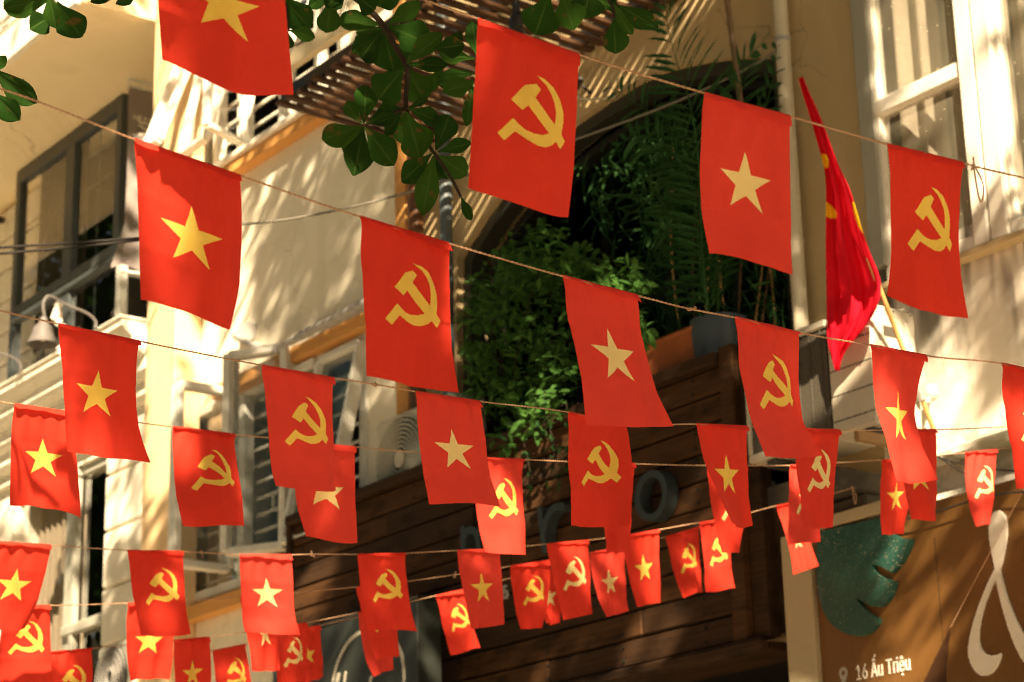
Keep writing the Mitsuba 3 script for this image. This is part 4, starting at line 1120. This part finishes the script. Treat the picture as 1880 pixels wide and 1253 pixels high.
bunch = {}
for k, fl in enumerate(FLAGS):
    bunch.setdefault(fl[0], []).append(fl)
LITSPOTS = []
fr = np.random.default_rng(77)
for s, fls in bunch.items():
    sd = STR[s]
    seen = list(sd['pre']) + list(sd['mid']) + list(sd['post'])
    for f in fls:
        seen += [f[2], f[3]]
    seen = sorted(seen)
    P = np.array([atD(x, y, dist(s, x)) for x, y in seen])
    from scipy.interpolate import PchipInterpolator
    sl_ = np.r_[0, np.cumsum(np.linalg.norm(np.diff(P, axis=0), axis=1))]
    n = int(sl_[-1] / 0.004)
    C = PchipInterpolator(sl_, P)(np.linspace(0, sl_[-1], n))
    st_key = thing('bunting_string', f'thin twisted brown twine, {STRNAME[s]}, that carries flags across the view', 'string', 'twine strings of the bunting')
    tt = unit(np.gradient(C, axis=0)); side = unit(np.cross(tt, [0, 0, 1.0])); upv = np.cross(side, tt)
    ph_ = np.linspace(0, sl_[-1], n) * 2 * np.pi / 0.022
    rr_ = .0011
    strands = [tube(C + rr_ * (np.cos(ph_ + o)[:, None] * side + np.sin(ph_ + o)[:, None] * upv), .00125, 5, False) for o in (0, math.pi)]
    obj('twine', cat(*strands), 'twine', st_key, smooth=True)
    kn = {1: [(1787, 305)], 2: [(1270, 568)], 3: [(688, 706)], 4: [(700, 825)], 5: [(573, 1018), (370, 1015), (1565, 897)], 6: [(375, 1101), (836, 1053)], 7: [], 8: []}[s]
    for x, y in kn:
        c = atD(x, y, dist(s, x)); c = C[np.argmin(np.linalg.norm(C - c, axis=1))]
        q = c + np.cumsum(fr.normal(0, .0028, (26, 3)), 0) * .8
        obj('knot', cat(tube(spline(q - q.mean(0) + c, 60), .0014, 5), trimesh.creation.icosphere(1, .0042).apply_translation(c)), 'twine', st_key, smooth=True)
        if (x, y) in ((1787, 305), (1565, 897)):
            L = .075
            obj('loose_end', tube(spline([c, c + [.006, -.004, -L * .5], c + [.012, 0, -L], c + [.018, 0, -L * .8], c + [.014, 0, -L * .35], c + [.003, .002, -.004]], 30), .0016, 5), 'twine', st_key, smooth=True)
    for i, f in enumerate(fls):
        _, kind, TL, TR, BR, BL, op = f
        d1, d2 = dist(s, TL[0]), dist(s, TR[0])
        tl, tr = atD(*TL, d1), atD(*TR, d2)
        near = op.get('near', fr.random() < .4)
        bl, br = drop(tl, BL, VF, near), drop(tr, BR, VF, near)
        def surf(uv, off=0.0, bl=bl, br=br, tl=tl, tr=tr, op=op, sd_=fr.integers(1000)):
            u, v = uv[:, :1], uv[:, 1:]
            p = (tl * (1 - u) + tr * u) * (1 - v) + (bl * (1 - u) + br * u) * v
            dd = (d1 + d2) / 2
            p = p + RT * (op.get('l', 0) * (1 - u) + op.get('r', 0) * u) * 4 * v * (1 - v) / F * dd
            p = p + UP * (-op.get('b', 0)) * 4 * u * (1 - u) * v ** 3 / F * dd
            nrm = np.cross(tr - tl, bl - tl); nrm = nrm / np.linalg.norm(nrm)
            w = np.minimum(1, v * 1.6)
            q = np.c_[uv * [1.5, 1.1], np.full(len(uv), sd_ * 1.37)]
            b1 = meshkit.fbm(q, 2, 3)[:, None] - .5
            b2 = meshkit.noise(np.c_[uv[:, 0] * 4.2 + uv[:, 1] * .8, uv[:, 1] * .9, np.full(len(uv), sd_ * 2.1)], 9)[:, None] - .5
            e = np.sin(np.pi * u) ** .5 * .6 + .4
            disp = (.085 * b1 + .036 * b2) * w * e
            # gathers just under the twine
            disp = disp + .0065 * np.exp(-v * 11) * np.sin(u * 19 + sd_) * np.minimum(1, v * 30)
            if op.get('seam'):
                disp = disp + .085 * (np.maximum(0, v - op['seam']) - v * (1 - op['seam'])) + .0025 * np.exp(-((v - op['seam']) / .012) ** 2)
            if op.get('fold'):
                disp = disp + .25 * np.maximum(0, u - op['fold']) * v ** .5
            # packing creases, drawn-up wrinkles below the twine, lifted lower corners
            for cv, cu in ((.34, None), (.67, None), (None, .5)):
                x_ = v - cv - .02 * np.sin(u * 3 + sd_) if cu is None else u - cu - .02 * np.sin(v * 4 + sd_)
                disp = disp + (.0022 if (sd_ + int(10 * (cv or cu))) % 3 else -.0018) * np.exp(-np.abs(x_) / .035)
            disp = disp + .0045 * np.sin((u - .5) * (26 - 16 * v) + sd_ * .7 + 2 * np.sin(3 * v)) * np.exp(-v * 3.2) * np.minimum(1, v * 12)
            disp = disp + .0035 * (meshkit.noise(np.c_[uv[:, 0] * 7 - uv[:, 1] * 5, uv[:, 1] * 3 + uv[:, 0] * 2, np.full(len(uv), sd_ * .77)], 4)[:, None] - .5)
            disp = disp + .016 * (np.maximum(0, np.abs(u - .5) - .28) / .22) ** 2 * np.maximum(0, v - .7) / .3 * (1 if (sd_ // 3) % 2 else -1) * np.where(u > .5, 1, -.6)
            # hem curl on the free edges
            disp = disp + .006 * (np.abs(u - .5) * 2) ** 8 * v * (1 if sd_ % 2 else -1)
            return p - nrm * (disp + off)
        sw = 'star' if kind == 's' else 'hammer and sickle'
        fk = thing('bunting_flag', f'red {sw} flag, {ORD[i + 1]} from left on {STRNAME[s]}', 'flag', 'red bunting flags on strings')
        (cv_, cf_), (pv_, pf_) = SHEETS[kind]
        mat = 'red_cloth_faded' if (op.get('pale') or op.get('seam')) else 'red_cloth'
        obj('cloth', (surf(cv_), cf_), mat, fk, smooth=True, uv=cv_)
        obj('star' if kind == 's' else 'hammer_and_sickle', (surf(pv_), pf_), 'yellow_print_pale' if i % 3 == 2 or op.get('pale') else 'yellow_print', fk, smooth=True, uv=pv_)
        # folded hem over the twine
        uu = np.linspace(0, 1, 25); rows = []
        hd = .016 + .045 * np.clip((uu - .25) / .75, 0, 1) * (1 if i % 3 else .3) + .005 * np.sin(uu * 9 + i) + .003 * np.sin(uu * 23 + 2 * i)
        for a, off in ((0.0, -.0022), (0.0, .0026), (.5, .0085), (1.0, .0120)):
            rows.append(surf(np.stack([uu, hd * a], 1), off) + UP * (.0022 if a == 0 else 0))
        V = np.vstack(rows); i_, j_ = np.meshgrid(np.arange(3), np.arange(24), indexing='ij')
        q = np.stack([i_ * 25 + j_, i_ * 25 + j_ + 1, (i_ + 1) * 25 + j_ + 1, (i_ + 1) * 25 + j_], -1).reshape(-1, 4)
        obj('hem', (V, q), mat, fk, smooth=True, uv=np.stack([np.tile(uu, 4), np.repeat([0, .02, .04, .06], 25)], 1))

# ================================================================== the furled flag on its pole
fp = thing('flag_pole', 'slanting bamboo flag pole fixed to the wall beside the right air conditioner', 'pole')
p0, p1 = at(1716, 795, -.12), at(1470, 148, -1.15)
obj('pole', tube([p0 + (p1 - p0) * t for t in np.linspace(0, 1, 40)], .011 + .0015 * (np.arange(40) % 7 == 0), 10), 'bamboo_wood', fp, smooth=40)
obj('bracket', cat(bar(at(1700, 745, -.01), at(1703, 735, -.20), .03), tube([p0 + (p1 - p0) * .10, p0 + (p1 - p0) * .17], .02, 10)), 'grey_metal', fp)
obj('bracket', trimesh.creation.icosphere(2, .042).apply_transform(np.diag([1, .7, 1.0, 1])).apply_translation(at(1708, 722, -.12)), 'unit_cream', fp, smooth=True)
pf2 = thing('furled_flag', 'large crimson satin flag hanging furled from the bamboo pole', 'flag')
Lx = [(1466, 146), (1476, 180), (1487, 215), (1500, 260), (1512, 305), (1517, 350), (1517, 420), (1517, 490), (1518, 560), (1519, 615), (1524, 650), (1533, 680)]
Rx = [(1474, 139), (1489, 176), (1505, 212), (1524, 262), (1543, 310), (1562, 352), (1580, 412), (1600, 470), (1618, 528), (1600, 585), (1562, 632), (1542, 682)]
from scipy.interpolate import interp1d
tL = np.linspace(0, 1, len(Lx)); nt, nsx = 90, 40
LL = interp1d(tL, np.array(Lx), axis=0, kind='cubic')(np.linspace(0, 1, nt)); RR = interp1d(tL, np.array(Rx), axis=0, kind='cubic')(np.linspace(0, 1, nt))
V, UVs = [], []
axis_d = (p1 - p0) / np.linalg.norm(p1 - p0)
for i in range(nt):
    t = i / (nt - 1)
    tp0 = np.clip((LL[i][1] - 148) / (795 - 148), 0, .62); Yc = -1.21 + (1.03) * tp0
    a, b = at(*LL[i], Yc), at(*RR[i], Yc)
    w = np.linalg.norm(b - a)
    crs = meshkit.fbm(np.c_[np.linspace(0, 3.2, nsx) + t * 2, np.full(nsx, t * 9.0), np.full(nsx, 4.4)], 4, 2) - .5
    for j in range(nsx):
        q = j / (nsx - 1)
        ph_ = 2 * np.pi * (2.3 * q) + 1.2 * t + .6 * math.sin(5 * t)
        amp = min(.035, .20 * w + .004) * (1.0 if t < .8 else .7)
        off = amp * (2 / math.pi * math.asin(.97 * math.sin(ph_)) + .25 * math.sin(2.7 * ph_ + 9 * t) + .12 * math.sin(5.3 * ph_ - 17 * t)) + .014 * math.sin(19 * t + 6 * q) * q + .075 * crs[j] * min(1, w / .2)
        V.append(a + (b - a) * q - FW * off * .9 - np.array([0, 1, 0]) * off * .3); UVs.append((q, t))
i_, j_ = np.meshgrid(np.arange(nt - 1), np.arange(nsx - 1), indexing='ij')
q = np.stack([i_ * nsx + j_, i_ * nsx + j_ + 1, (i_ + 1) * nsx + j_ + 1, (i_ + 1) * nsx + j_], -1).reshape(-1, 4)
obj('cloth', (np.array(V), q), 'satin_flag', pf2, smooth=True, uv=np.array(UVs))

# ================================================================== cables
cb = thing('overhead_cable', 'thin grey cable slanting up across the yellow wall and the arch', 'cable')
obj('cable', tube(spline([atD(x, y, D) for x, y, D in ((430, 413, 10.2), (647, 380, 10.6), (857, 322, 10.9), (1055, 257, 11.2), (1260, 179, 11.2), (1425, 95, 11.1))], 80), .006, 6), 'cable_grey', cb, smooth=True)
for y0, y1, lb in ((455, 437, 'upper of two black cables crossing the dark bay window'), (466, 441, 'lower of two black cables crossing the dark bay window')):
    cb = thing('overhead_cable', lb, 'cable')
    obj('cable', tube(spline([atD(x, y, D) for x, y, D in ((-200, y0 + 8, 9.3), (0, y0, 9.6), (120, (y0 + y1) / 2 + (1 if y0 < 460 else 2), 9.8), (258, y1, 10.0), (430, 413, 10.2))], 60), .0065, 6), 'cable_black', cb, smooth=True)
for pts, lb in ((((1632, 955), (1680, 950), (1790, 918), (1900, 905)), 'dark cable looped along the top of the brown sign'), (((1745, 1152), (1861, 933), (1900, 860)), 'thin taut string slanting across the brown sign'),
                (((1715, 838), (1760, 850), (1800, 858), (1880, 866)), 'loose wire sagging across the ledge above the brown sign'), (((1722, 838), (1775, 872), (1840, 905)), 'crossing wire stub below the ledge at the right')):
    cb = thing('loose_cable', lb, 'cable')
    Y = -.36 if 'sign' in lb and 'above' not in lb else -.14
    obj('cable', tube(spline([at(x, y, Y) for x, y in pts], 30), .004 if 'string' not in lb else .002, 6), 'cable_black' if 'string' not in lb else 'twine', cb, smooth=True)

# ================================================================== the street tree: twigs and big leaves seen, trunk and crown overhead
tree = thing('almond_tree', 'broad-leaved street tree whose big dark leaves hang into the top of the view', 'tree')


def obovate(base, tip, wid, D, tiltv, seed):
    r = np.random.default_rng(seed)
    a = atD(*base, D); b = atD(*tip, D + tiltv)
    d = b - a; L = np.linalg.norm(d); d /= L
    s = np.cross(d, -FW); s /= np.linalg.norm(s); n = np.cross(s, d)
    W = wid / F * D
    roll = r.uniform(-.45, .45); s, n = s * math.cos(roll) + n * math.sin(roll), n * math.cos(roll) - s * math.sin(roll)
    nt_, ns_ = 24, 11
    V, UV = [], []
    for i in range(nt_):
        t = i / (nt_ - 1)
        w = W / 2 / math.cos(roll) * (1 + .10 * math.sin(seed * 1.7 + 5 * t)) * max(0.03, (math.sin(math.pi * min(1, .10 + .90 * t ** 1.5 * .97)) ** .62 if t > 0 else .06)) * (1.0 if t < .97 else .55)
        w *= min(1, .10 + 1.5 * t)
        for j in range(ns_):
            q = j / (ns_ - 1) * 2 - 1
            z = -.10 * L * t ** 2 + abs(q) * w * .28 + .012 * L * math.sin(t * 14) * abs(q) + .02 * L * math.sin(6 * q + seed) * t
            V.append(a + d * L * t * (1 - .03 * abs(q) ** 3) + s * w * q + n * z); UV.append((q, t))
    i_, j_ = np.meshgrid(np.arange(nt_ - 1), np.arange(ns_ - 1), indexing='ij')
    q = np.stack([i_ * ns_ + j_, i_ * ns_ + j_ + 1, (i_ + 1) * ns_ + j_ + 1, (i_ + 1) * ns_ + j_], -1).reshape(-1, 4)
    obj('leaf', (np.array(V), q), ('big_leaf', 'big_leaf_b', 'big_leaf_c')[seed * 7 % 3], tree, smooth=True, uv=np.array(UV))


LV = [(712, 48, 792, 82, 60), (701, 46, 621, 34, 42), (704, 53, 660, 108, 54), (706, 54, 720, 132, 64), (746, 118, 808, 60, 42), (746, 119, 816, 118, 30),
      (744, 123, 693, 182, 60), (747, 123, 780, 186, 54), (746, 201, 787, 180, 14), (747, 199, 807, 222, 34), (745, 204, 774, 289, 56), (742, 202, 703, 247, 30),
      (667, 228, 674, 155, 46), (665, 231, 592, 257, 42), (667, 233, 652, 318, 48), (669, 233, 724, 302, 54), (665, 229, 634, 186, 30), (670, 228, 720, 206, 16),
      (795, 281, 735, 335, 40), (797, 283, 776, 391, 46), (799, 278, 826, 212, 46), (801, 280, 862, 262, 26), (801, 284, 858, 322, 44), (846, 361, 864, 402, 20),
      (876, 136, 804, 141, 24), (876, 150, 816, 166, 38), (880, 112, 866, 38, 34), (868, 150, 858, 228, 26), (872, 108, 810, 99, 28), (795, 90, 850, 84, 34),
      (612, -12, 566, 10, 34), (608, -4, 601, 60, 44), (640, -18, 598, 10, 42), (680, 10, 734, -12, 42), (712, 45, 768, 8, 34), (650, -10, 690, 20, 40),
      (512, -14, 567, 54, 50), (530, 56, 578, 68, 28), (528, 58, 530, 90, 24),
      (1010, -14, 983, 62, 66), (1030, -14, 1054, 52, 54), (1082, -22, 1074, 32, 62), (1126, 33, 1132, 97, 50), (1116, 0, 1162, 62, 30), (1128, 6, 1208, 53, 34), (1060, -20, 1120, 10, 40),
      (104, -6, 4, 18, 44), (98, 28, 58, 52, 40), (104, 2, 148, 70, 56), (90, -14, 100, 48, 36), (232, -18, 166, 4, 18), (258, -14, 216, 7, 18),
      (-14, 104, 10, 122, 30), (-18, 122, 62, 190, 48), (-16, 166, 32, 220, 40)]
ro = np.random.default_rng(9)
for k, (x0_, y0_, x1_, y1_, w_) in enumerate(LV):
    D0 = 6.3 if x0_ > 480 else 5.4
    if x0_ > 990:
        D0 = 6.8
    x1_, y1_ = x0_ + (x1_ - x0_) * 1.03, y0_ + (y1_ - y0_) * 1.03
    obovate((x0_, y0_), (x1_, y1_), w_ * 1.08, D0 + ro.uniform(-.15, .15), ro.uniform(-.06, .08), k)
for k, (x_, y_, D0) in enumerate([(707, 52, 6.45), (746, 122, 6.45), (746, 200, 6.45), (668, 231, 6.42), (797, 281, 6.42), (640, -15, 6.4), (1090, -12, 6.95), (1128, 30, 6.9), (870, 128, 6.45), (820, 118, 6.45)] * 2):
    an = ro.uniform(0, 2 * math.pi); L_ = ro.uniform(44, 72)
    if k % 10 in (5, 6, 7) and math.sin(an) > .6:
        continue
    obovate((x_ + 4 * math.cos(an), y_ + 4 * math.sin(an)), (x_ + L_ * math.cos(an), y_ + L_ * math.sin(an) + 8), ro.uniform(28, 46), D0 + ro.uniform(0, .15), ro.uniform(-.08, .12), 100 + k)
# twigs and limbs
tw = []
def D3(pts, D):
    return [atD(x, y, D) for x, y in pts]
for pts, D, r0_, r1_ in ((((600, -60), (640, -15), (690, 30), (707, 52), (728, 90), (746, 122), (746, 200), (770, 245), (797, 281), (830, 330), (846, 362)), 6.3, .011, .004), (((746, 200), (710, 212), (668, 231)), 6.3, .006, .004),
                        (((520, -60), (524, 0), (530, 58)), 6.35, .007, .004), (((1040, -70), (1080, -25), (1120, 5), (1128, 34)), 6.8, .007, .004), (((60, -90), (92, -20), (99, 28)), 5.4, .008, .004), (((-70, 60), (-20, 120), (-14, 166)), 5.4, .007, .004),
                        (((746, 122), (810, 118), (880, 135)), 6.35, .006, .004), (((640, -15), (612, -8)), 6.3, .005, .004)):
    Q = spline(D3(pts, D), 40)
    obj('twig', tube(Q, np.linspace(r0_, r1_, 40), 7), 'twig', tree, smooth=True)
TR0 = np.array([2.2, -8.6, 0.0])
fork = TR0 + [-.5, .4, 5.2]
obj('trunk', tube(spline([TR0, TR0 + [-.1, .1, 2.4], fork], 20), np.linspace(.26, .17, 20), 14), 'bark', tree, smooth=True)
lims = []
for pts, D in (((600, -60), 6.3), ((1040, -70), 6.8), ((60, -90), 5.4), ((520, -60), 6.35), ((-70, 60), 5.4)):
    e_ = atD(*pts, D); mid_ = (fork + e_) / 2 + [0, 0, .9]
    if pts[0] < 0:
        mid_ = np.array([-3.6, -6.6, 5.4])
    lims.append(tube(spline([fork, fork * .7 + mid_ * .3 + [0, 0, .2], mid_, e_], 30), np.linspace(.09, .009, 30), 9))
# crown: shade-giving leaf sprays above and behind the viewer
rc = np.random.default_rng(123)
LIT = [([(150, -200), (300, -200), (300, 150), (283, 170), (430, 170), (640, -100), (900, -200), (0, -200)], 0),
       ([(190, 560), (440, 420), (440, 660), (320, 700), (312, 1000), (280, 1000), (280, 700), (100, 660), (0, 720), (0, 640), (200, 560)], 0),
       ([(290, 140), (420, 120), (600, 60), (590, 230), (420, 330), (440, 480), (290, 640)], -.1),
       ([(450, 330), (540, 260), (560, 300), (520, 380), (470, 450)], 0), ([(575, 240), (640, 260), (600, 370), (570, 360)], 0),
       ([(0, 60), (150, -60), (150, 60), (0, 140)], -.83), ([(195, 830), (262, 830), (262, 975), (195, 985)], .5),
       ([(60, 960), (112, 940), (112, 1150), (180, 1090), (190, 1180), (60, 1253)], .7),
       ([(1770, 0), (1830, 0), (1880, 200), (1880, 860), (1720, 900), (1700, 700), (1770, 520), (1800, 440)], 0),
       ([(1600, 560), (1710, 560), (1710, 800), (1600, 790)], -.36),
       ([(1640, 60), (1700, 60), (1720, 170), (1640, 190)], .05),
       ([(1600, 1300), (1640, 1150), (1690, 1000), (1850, 895), (1800, 1040), (1700, 1270)], -.33),
       ([(1570, 1010), (1660, 960), (1570, 1150), (1545, 1130)], -.33),
       ([(945, 900), (990, 815), (1012, 825), (960, 925)], -.35), ([(562, 1105), (588, 1055), (596, 1058), (572, 1112)], -.35), ([(1178, 1195), (1198, 1155), (1210, 1160), (1192, 1208)], -.35), ([(1292, 925), (1318, 865), (1328, 870), (1305, 935)], -.35),
       ([(1800, 920), (1862, 920), (1850, 1060), (1800, 1160), (1775, 1200)], -.34), ([(1000, 0), (1240, -40), (1240, 10), (1060, 90), (960, 60)], -.4), ([(1130, 500), (1150, 470), (1185, 475), (1175, 515)], -.5)]
DARK = [([(1700, 600), (1760, 520), (1785, 560), (1735, 690)], 0), ([(1790, 560), (1850, 480), (1880, 470), (1880, 560), (1830, 620), (1800, 690), (1785, 690)], 0), ([(1790, 740), (1830, 650), (1865, 630), (1850, 690), (1815, 750)], 0),
        ([(300, 330), (330, 230), (345, 240), (315, 340)], 0), ([(350, 600), (400, 500), (412, 510), (370, 610)], 0), ([(545, 260), (575, 240), (565, 300), (535, 330)], 0)]
SHADE = [([(500, 380), (610, 300), (725, 250), (725, 560), (520, 640), (470, 540)], 0, 600), ([(330, 740), (690, 620), (690, 1000), (330, 1060)], -.15, 700), ([(330, 1070), (560, 1060), (560, 1253), (330, 1253)], 0, 600),
         ([(540, 940), (1370, 640), (1440, 1180), (1000, 1253), (560, 1253)], -.35, 3600), ([(840, 450), (1420, 110), (1420, 620), (840, 900)], -.2, 2000), ([(840, 450), (1300, 60), (1420, 0), (1420, 110), (1200, 130)], 0, 700),
         ([(1440, 0), (1600, 0), (1630, 520), (1480, 560)], -.03, 1300), ([(1369, 640), (1598, 560), (1598, 775), (1369, 850)], -.48, 1000), ([(1390, 850), (1620, 785), (1620, 900), (1390, 940)], -.4, 800),
         ([(1440, 940), (1560, 930), (1640, 940), (1520, 1120), (1560, 1253), (1440, 1253)], -.33, 2000), ([(1880, 960), (1880, 1253), (1740, 1253), (1800, 1080)], -.33, 1300),
         ([(30, 330), (220, 200), (220, 480), (30, 640)], .23, 900), ([(0, 700), (200, 600), (200, 830), (0, 830)], .2, 300), ([(20, 850), (190, 850), (190, 960), (20, 1000)], .6, 250), ([(190, 990), (264, 990), (264, 1253), (190, 1253)], .5, 450)]
SHADE += [([(320, 690), (690, 600), (690, 1010), (320, 1070)], -.38, 1100), ([(675, 560), (790, 560), (790, 900), (675, 900)], -.25, 500)]
SHADE += [(a_, b_, 45) for a_, b_ in DARK]
LITP = [(p_.buffer(.12) if p_.area < .12 else p_, b_) for p_, b_ in ((poly(a_, b_), b_) for a_, b_ in LIT)]
HARD = [([(1369, 640), (1600, 560), (1600, 780), (1369, 850)], -.48, 900), ([(1390, 850), (1625, 780), (1625, 900), (1390, 940)], -.4, 500), ([(1440, 960), (1530, 950), (1530, 1010), (1500, 1110), (1560, 1180), (1545, 1253), (1440, 1253)], -.34, 700), ([(1890, 1000), (1890, 1253), (1770, 1253), (1840, 1080)], -.34, 700)]
FINE = [([(400, 330), (640, 230), (720, 250), (640, 400), (460, 620)], 0, 330), ([(1700, 480), (1880, 440), (1880, 800), (1700, 800)], 0, 50), ([(1760, 0), (1840, 0), (1860, 420), (1800, 430)], -.06, 2), ([(280, 200), (430, 180), (440, 640), (280, 700)], -.05, 45), ([(195, 830), (262, 830), (262, 1000), (195, 1000)], .5, 40), ([(1540, 1100), (1680, 940), (1860, 900), (1700, 1250)], -.33, 60)]
DARKP = [(poly(a_, b_), b_) for a_, b_ in DARK]
SPOT = [((490, 1090), 8.2, .075), ((278, 1200), 8.4, .07), ((930, 1000), 7.2, .03), ((400, 960), 6.6, .035), ((135, 760), 5.1, .03), ((790, 600), 4.4, .02), ((760, 680), 4.3, .03), ((265, 340), 4.0, .02), ((1800, 900), 8.5, .07), ((1500, 810), 6.8, .03), ((1185, 1000), 9.2, .03), ((840, 1150), 10, .04), ((60, 1200), 8, .06), ((1650, 760), 4.9, .04), ((1570, 450), 8.3, .16), ((1590, 520), 8.5, .16), ((1480, 960), 8.1, .05), ((1325, 1050), 9.4, .05), ((110, 860), 6.3, .05), ((80, 770), 6.2, .04), ((380, 860), 6.5, .03), ((600, 960), 7.1, .04)]
SP = np.array([atD(*a, D) for a, D, r in SPOT]); SR = np.array([r for _, _, r in SPOT] + [.11, .11])
SP = np.vstack([SP, [at(1550, 400, -.85), at(1580, 490, -.68)]])
N1, N2 = 5000, 4200
R1 = np.c_[rc.uniform(-19.5, -4.2, N1), np.zeros(N1), rc.uniform(1.8, 11.5, N1)]
t1 = rc.uniform(7.5, 13.0, N1)
xs_, ys_, ds_ = rc.uniform(0, 1880, N2), rc.uniform(-100, 1253, N2), rc.uniform(3.6, 9.8, N2)
R2 = CAM + (FW + RT * ((xs_ - 940) / F)[:, None] - UP * ((ys_ - 626.5) / F)[:, None]) * ds_[:, None]
t2 = rc.uniform(5.5, 11.0, N2)
CPS = [R1 + SUN * t1[:, None], R2 + SUN * t2[:, None]]
CSZ = [np.ones(N1), np.ones(N2)]
for a_, Y_, n_ in SHADE:
    q2 = inpoly(poly(a_, Y_), n_, rc)
    CPS.append(np.c_[q2[:, 0], np.full(n_, Y_), q2[:, 1]] + SUN * rc.uniform(6.5, 10.5, n_)[:, None])
    CSZ.append(np.full(n_, .62))
nf0 = sum(len(c_) for c_ in CPS)
for f_ in FLAGS:                                                       # the nearer flags hang in the tree's shade
    if f_[0] <= 3 and 100 < f_[2][0] < 1700:
        q_ = rc.random((70, 2)) * 1.3 - .15; xa, xb = np.array(f_[2]), np.array(f_[3]); xc_, xd = np.array(f_[4]), np.array(f_[5])
        for u_, v_ in q_:
            px_ = (xa * (1 - u_) + xb * u_) * (1 - v_) + (xd * (1 - u_) + xc_ * u_) * v_
            CPS.append((atD(px_[0], px_[1], dist(f_[0], px_[0])) + SUN * rc.uniform(4.5, 8.5))[None])
        CSZ.append(np.full(70, .8))
for a_, Y_, n_ in HARD:
    q2 = inpoly(poly(a_, Y_), n_, rc)
    CPS.append(np.c_[q2[:, 0], np.full(n_, Y_), q2[:, 1]] + SUN * rc.uniform(5.0, 9.5, n_)[:, None])
    CSZ.append(np.full(n_, .55))
for a_, Y_, n_ in FINE:
    q2 = inpoly(poly(a_, Y_), n_, rc)
    CPS.append(np.c_[q2[:, 0], np.full(n_, Y_), q2[:, 1]] + SUN * rc.uniform(4.8, 8.0, n_)[:, None])
    CSZ.append(np.full(n_, 1.35))
CP = np.vstack(CPS); CSZ = np.concatenate(CSZ)
# gather into sprays
cl = np.round((CP + rc.normal(0, .05, CP.shape)) / .55) * .55
CP = CP * .8 + cl * .2 + rc.normal(0, .05, CP.shape)
pp = pix(CP)
vis = (pp[:, 2] > 0) & (np.abs(pp[:, 0] - 940) < 1250) & (np.abs(pp[:, 1] - 626) < 950)
dl = unit(rc.normal(0, 1, CP.shape) * [1, 1, .5] + [0, 0, -.25]); nl_ = unit(rc.normal(0, .55, CP.shape) + [0, 0, 1])
fine = CSZ > 1.2                                                       # hanging blades that rake across the wall
dl[fine] = unit(rc.normal(0, .13, (fine.sum(), 3)) + [.72, 0, .70]); nl_[fine] = unit(rc.normal(0, .3, (fine.sum(), 3)) + [.2, -1, .2])
LN = rc.uniform(.17, .27, len(CP)) * np.where(CSZ > 1.2, 2.2, CSZ); WN = rc.uniform(.10, .16, len(CP)) * np.where(CSZ > 1.2, .36, CSZ)
sd_ = unit(np.cross(dl, nl_))
drop_lit, drop_spot = np.zeros(len(CP), bool), np.zeros(len(CP), bool)
for off in (dl * 0, dl * LN[:, None], dl * (LN * .6)[:, None] + sd_ * (WN * .5)[:, None], dl * (LN * .6)[:, None] - sd_ * (WN * .5)[:, None]):
    c_ = CP + off
    for pg_, Y_ in LITP:
        h_ = c_ - SUN * ((c_[:, 1] - Y_) / SUN[1])[:, None]         # where the leaf's shadow meets the house front
        drop_lit |= shapely.contains_xy(pg_, h_[:, 0], h_[:, 2])
    w_ = c_[:, None] - SP[None]
    along = w_ @ SUN
    drop_spot |= ((along > 0) & (np.linalg.norm(w_ - along[..., None] * SUN, axis=-1) < SR + .04)).any(1)
for pg_, Y_ in DARKP:
    h_ = CP - SUN * ((CP[:, 1] - Y_) / SUN[1])[:, None]
    drop_lit &= ~shapely.contains_xy(pg_, h_[:, 0], h_[:, 2])
drop_lit &= rc.random(len(CP)) < .97
drop_lit &= np.arange(len(CP)) < nf0
keep = ~vis & ~drop_lit & ~drop_spot & (CP[:, 2] > 3.6)
CP, dl, nl_, LN, WN = CP[keep], dl[keep], nl_[keep], LN[keep], WN[keep]
obj('crown', leaves(CP, dl, nl_, LN, WN, .12, .1), 'almond_leaf', tree, kind='stuff')
for k in range(6):
    e_ = CP[rc.integers(len(CP))]; mid_ = (fork + e_) / 2 + [0, 0, .8]
    Q = spline([fork, mid_, e_], 24)
    pq = pix(Q)
    if not ((pq[:, 2] > 0) & (np.abs(pq[:, 0] - 940) < 1000) & (np.abs(pq[:, 1] - 626) < 680)).any():
        lims.append(tube(Q, np.linspace(.08, .012, 24), 8))
obj('limb', cat(*lims), 'bark', tree, smooth=True)

# ================================================================== across the street (behind the viewer)
ob = thing('street_house', 'plain plastered house row across the street, behind the viewer', 'building')
obj('wall', box(-60, 40, -20, -15.2, 0, 7.5), 'street_plaster', ob)
for k in range(30):
    for z in (1.2, 4.4):
        obj('window', box(-58 + k * 3.2, -56.6 + k * 3.2, -15.21, -15.16, z, z + 1.7), 'slate_metal', ob)
for tx, lb in ((-43.0, 'dense dark tree across the street, far left, seen only mirrored in window glass'), (-17.5, 'dense dark tree across the street, nearer, seen only mirrored in window glass')):
    t2k = thing('shade_tree', lb, 'tree')
    obj('trunk', tube([(tx, -12.8, 0), (tx, -12.6, 7)], .2, 10), 'bark', t2k, smooth=True)
    Q = rc.normal(0, 1, (11000, 3)); Q = unit(Q) * rc.random((11000, 1)) ** .4 * ([9, 2.2, 9] if tx < -30 else [7, 2.2, 6.5]) + [tx, -13.0, 14.5 if tx < -30 else 12.5]
    obj('crown', leaves(Q, unit(rc.normal(0, 1, Q.shape)), unit(rc.normal(0, .6, Q.shape) + [0, 0, 1]), .46, .30, .12, .1), 'almond_leaf', t2k, kind='stuff')
